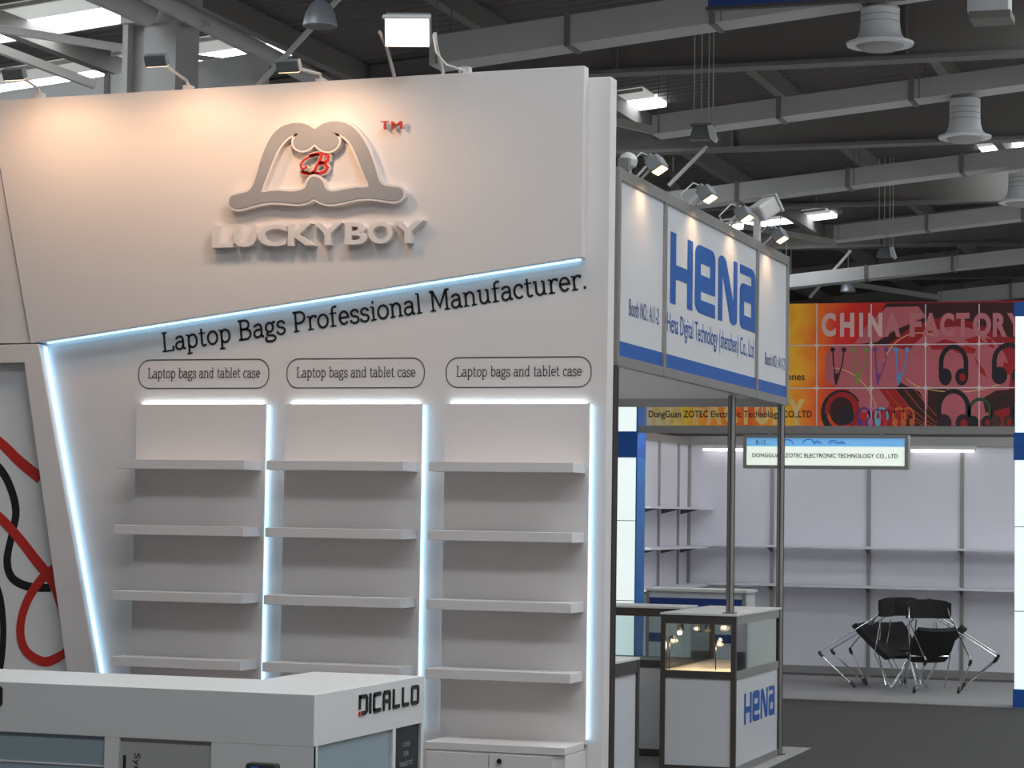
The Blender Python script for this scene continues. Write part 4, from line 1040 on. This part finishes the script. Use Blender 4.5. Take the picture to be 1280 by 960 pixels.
# products printed on the banner
def headphone(cx, cy, w_, h_, band, cup, wt=5.5):
    g1 = MB(); ribbon(g1, BF, [bp(*p) for p in [(cx - w_ / 2, cy + h_ * .30)] + ell(cx, cy - h_ * .08, w_ / 2, h_ * .42, 18, 180, 360) + [(cx + w_ / 2, cy + h_ * .30)]], wt * .0088, .0038); g1.build('headband_print', band, BN)
    for s_ in (-1, 1): print_poly(ell(cx + s_ * w_ * .33, cy + h_ * .30, w_ * .26, h_ * .23, 18), cup, .0042, 'earcup_print')
    print_poly(ell(cx + w_ * .36, cy + h_ * .31, w_ * .12, h_ * .11, 12), MIDRED if wt < 6 else band, .0046, 'earcup_print')
headphone(1192, 457, 31, 47, PBLACK, PBLACK)
headphone(1262, 455, 38, 48, PBLACK, PBLACK)
headphone(1192, 514, 36, 50, PBLACK, mat('plum_print', srgb(50, 26, 40), .5))
headphone(1225, 517, 26, 36, mat('green_print', srgb(40, 70, 40), .5), PBLACK, 4)
headphone(1253, 516, 24, 38, PBLACK, mat('brown_print', srgb(70, 40, 30), .5), 4)
headphone(1276, 517, 16, 38, mat('blue_black_print', srgb(30, 40, 70), .5), PBLACK, 4)
# big red and black headphone
g1 = MB(); ribbon(g1, BF, [bp(*p) for p in ell(1052, 516, 22, 25, 22, 110, 330)], .065, .0040); g1.build('headband_print', PBLACK, BN)
g1 = MB(); ribbon(g1, BF, [bp(*p) for p in ell(1053, 514, 19, 21, 22, 170, 420)], .05, .0042); g1.build('headband_print', MIDRED, BN)
print_poly(ell(1052, 514, 15, 18, 20), DKRED, .0038, 'earcup_print')
print_poly(ell(1057, 519, 11, 12, 20), PBLACK, .0046, 'earcup_print')
for cx, c_ in ((1080, (92, 50, 130)), (1093, (190, 120, 160)), (1102, (90, 180, 205)), (1112, (196, 40, 50)), (1124, (214, 110, 36)), (1135, (205, 98, 30))):
    mt = mat('small_headphone_print_%d' % cx, srgb(*c_), .5)
    g1 = MB(); ribbon(g1, BF, [bp(*p) for p in ell(cx, 521, 7.5, 11, 14, 150, 390)], .022, .0044); g1.build('headband_print', mt, BN)
    for s_ in (-1, 1): print_poly(ell(cx + s_ * 5, 528, 3.4, 5, 10), mt, .0046, 'earcup_print')
for xs, c_ in (((1041, 1055, 1045), (26, 20, 24)), ((1067, 1083, 1071), (120, 150, 60)), ((1094, 1108, 1097), (120, 60, 130)), ((1120, 1134, 1123), (80, 150, 210))):
    mt = mat('earphone_print_%d' % xs[0], srgb(*c_), .5)
    g1 = MB()
    ribbon(g1, BF, [bp(xs[0], 437), bp(xs[0] + 1, 455), bp(xs[2], 480)], .014, .0042)
    ribbon(g1, BF, [bp(xs[1], 437), bp(xs[1] - 2, 455), bp(xs[2], 480)], .014, .0042)
    for x in xs[:2]: poly_mb([[bp(*p) for p in ell(x, 437, 3, 3, 10)]], BF, d=.0044, mb=g1)
    poly_mb([[bp(*p) for p in ((xs[2] - 2.5, 468), (xs[2] + 3, 466), (xs[2] + 1.5, 481), (xs[2] - 1, 481))]], BF, d=.0044, mb=g1)
    g1.build('earphone_print', mt, BN)

# ------------------------------------------------------------------ folding chairs, seats tipped up, backs to the middle
CHX, CHY = -3.60, 23.05
def make_chair():
    r_ = empty('folding_chair', (0, 0, 0), 'chair', 'chair', 'black folding chairs in a ring')
    def side(s):
        w_ = .22 * s
        MB().tube([(.22, w_ * .86, .84), (.27, w_ * .95, .71), (.34, w_, .66), (.80, w_, .375), (.845, w_, .345), (.85, w_, .325), (.835, w_, .30), (.53, w_, .035), (.50, w_, .015)], .0072, 8).build('frame_tube', CHROME, r_, smooth=True)
        MB().tube([(.24, w_ * .9, .66), (.30, w_ * .9, .33), (.14, w_ * .9, .02)], .0072, 8).build('rear_leg', CHROME, r_, smooth=True)
        for p in ((.845, w_, .315), (.515, w_, .03)):
            MB().tube([Vector(p) + Vector((.012, 0, .028)), Vector(p), Vector(p) + Vector((-.03, 0, -.028))], [.014, .018, .014], 8).build('joint_cap', BLACKP, r_)
    side(1); side(-1)
    MB().tube([(.28, -.2, .34), (.28, .2, .34)], .009, 8).build('cross_bar', CHROME, r_)
    # seat: a tipped cushion, slightly dished
    n, k = 8, 8; vs = []; fs = []
    for j in (0, 1):
        for a_ in range(n + 1):
            for b_ in range(k + 1):
                u, v = a_ / n, b_ / k * 2 - 1
                rr = .22 + .34 * u; zz = .27 + .30 * u + .02 * u * u
                hw = .205 * (1 - .12 * abs(2 * u - 1) ** 4)
                dish = .018 * (v * v) - .0
                vs.append((rr - .045 * j - dish, v * hw, zz + .03 * j + dish * .6))
    N1 = (n + 1) * (k + 1)
    for a_ in range(n):
        for b_ in range(k):
            i0 = a_ * (k + 1) + b_
            fs.append((i0, i0 + 1, i0 + k + 2, i0 + k + 1)); fs.append((N1 + i0, N1 + i0 + k + 1, N1 + i0 + k + 2, N1 + i0 + 1))
    for b_ in range(k):
        fs.append((b_, N1 + b_, N1 + b_ + 1, b_ + 1)); i0 = n * (k + 1) + b_; fs.append((i0, i0 + 1, N1 + i0 + 1, N1 + i0))
    for a_ in range(n):
        i0 = a_ * (k + 1); fs.append((i0, i0 + k + 1, N1 + i0 + k + 1, N1 + i0)); i1 = i0 + k; fs.append((i1, N1 + i1, N1 + i1 + k + 1, i1 + k + 1))
    MB().add(vs, fs).build('seat', BLACK, r_, smooth=True)
    # backrest: a curved band
    vs = []; fs = []; n = 12
    for i in range(n + 1):
        t_ = i / n * 2 - 1
        y_ = .225 * t_; bow = .06 * (1 - t_ * t_); top_ = .885 - .03 * t_ ** 4
        for dx, z_ in ((0, .70), (0, top_), (.024, top_ - .006), (.024, .705)): vs.append((.23 - bow + dx, y_, z_))
    for i in range(n):
        for q_ in range(4): fs.append((i * 4 + q_, i * 4 + (q_ + 1) % 4, (i + 1) * 4 + (q_ + 1) % 4, (i + 1) * 4 + q_))
    fs.append((3, 2, 1, 0)); fs.append((n * 4, n * 4 + 1, n * 4 + 2, n * 4 + 3))
    MB().add(vs, fs).build('backrest', BLACK, r_, smooth=True)
    return r_
def copy_tree(o, parent=None):
    c = o.copy(); COL.objects.link(c); c.parent = parent
    for ch in list(o.children): copy_tree(ch, c)
    return c
ch0 = make_chair()
spots = [(175, 'folding chair of the ring facing left, its steel frame farthest left'), (-64, 'folding chair of the ring facing the viewer, slightly right of centre'),
         (5, 'folding chair of the ring facing right, its steel frame farthest right'), (128, 'folding chair of the ring at the back left, seat showing behind')]
for i, (ang, lb) in enumerate(spots):
    o = ch0 if i == 0 else copy_tree(ch0)
    o['label'] = lb
    a_ = math.radians(ang)
    o.location = (CHX + (.12 if i == 1 else 0), CHY + (.06 if i == 3 else -.06 if i == 1 else 0), .021); o.rotation_euler = (0, 0, a_)
# chrome legs of the small table in the middle of the ring
tb = empty('round_table', (CHX, CHY, 0), 'small chrome legged table hidden in the ring of chairs', 'table')
MB().lathe((CHX, CHY, .38), [(.11, 0), (.12, .008), (.12, .02), (.11, .026)], 24).build('table_top', BLACKP, tb, smooth=True)
for k in range(4):
    a_ = math.radians(35 + 90 * k); ca, sa = math.cos(a_), math.sin(a_)
    MB().tube([(CHX - .03 * ca, CHY - .03 * sa, .38), (CHX + .19 * ca, CHY + .19 * sa, .022)], .013, 8).build('leg', CHROME, tb, smooth=True)
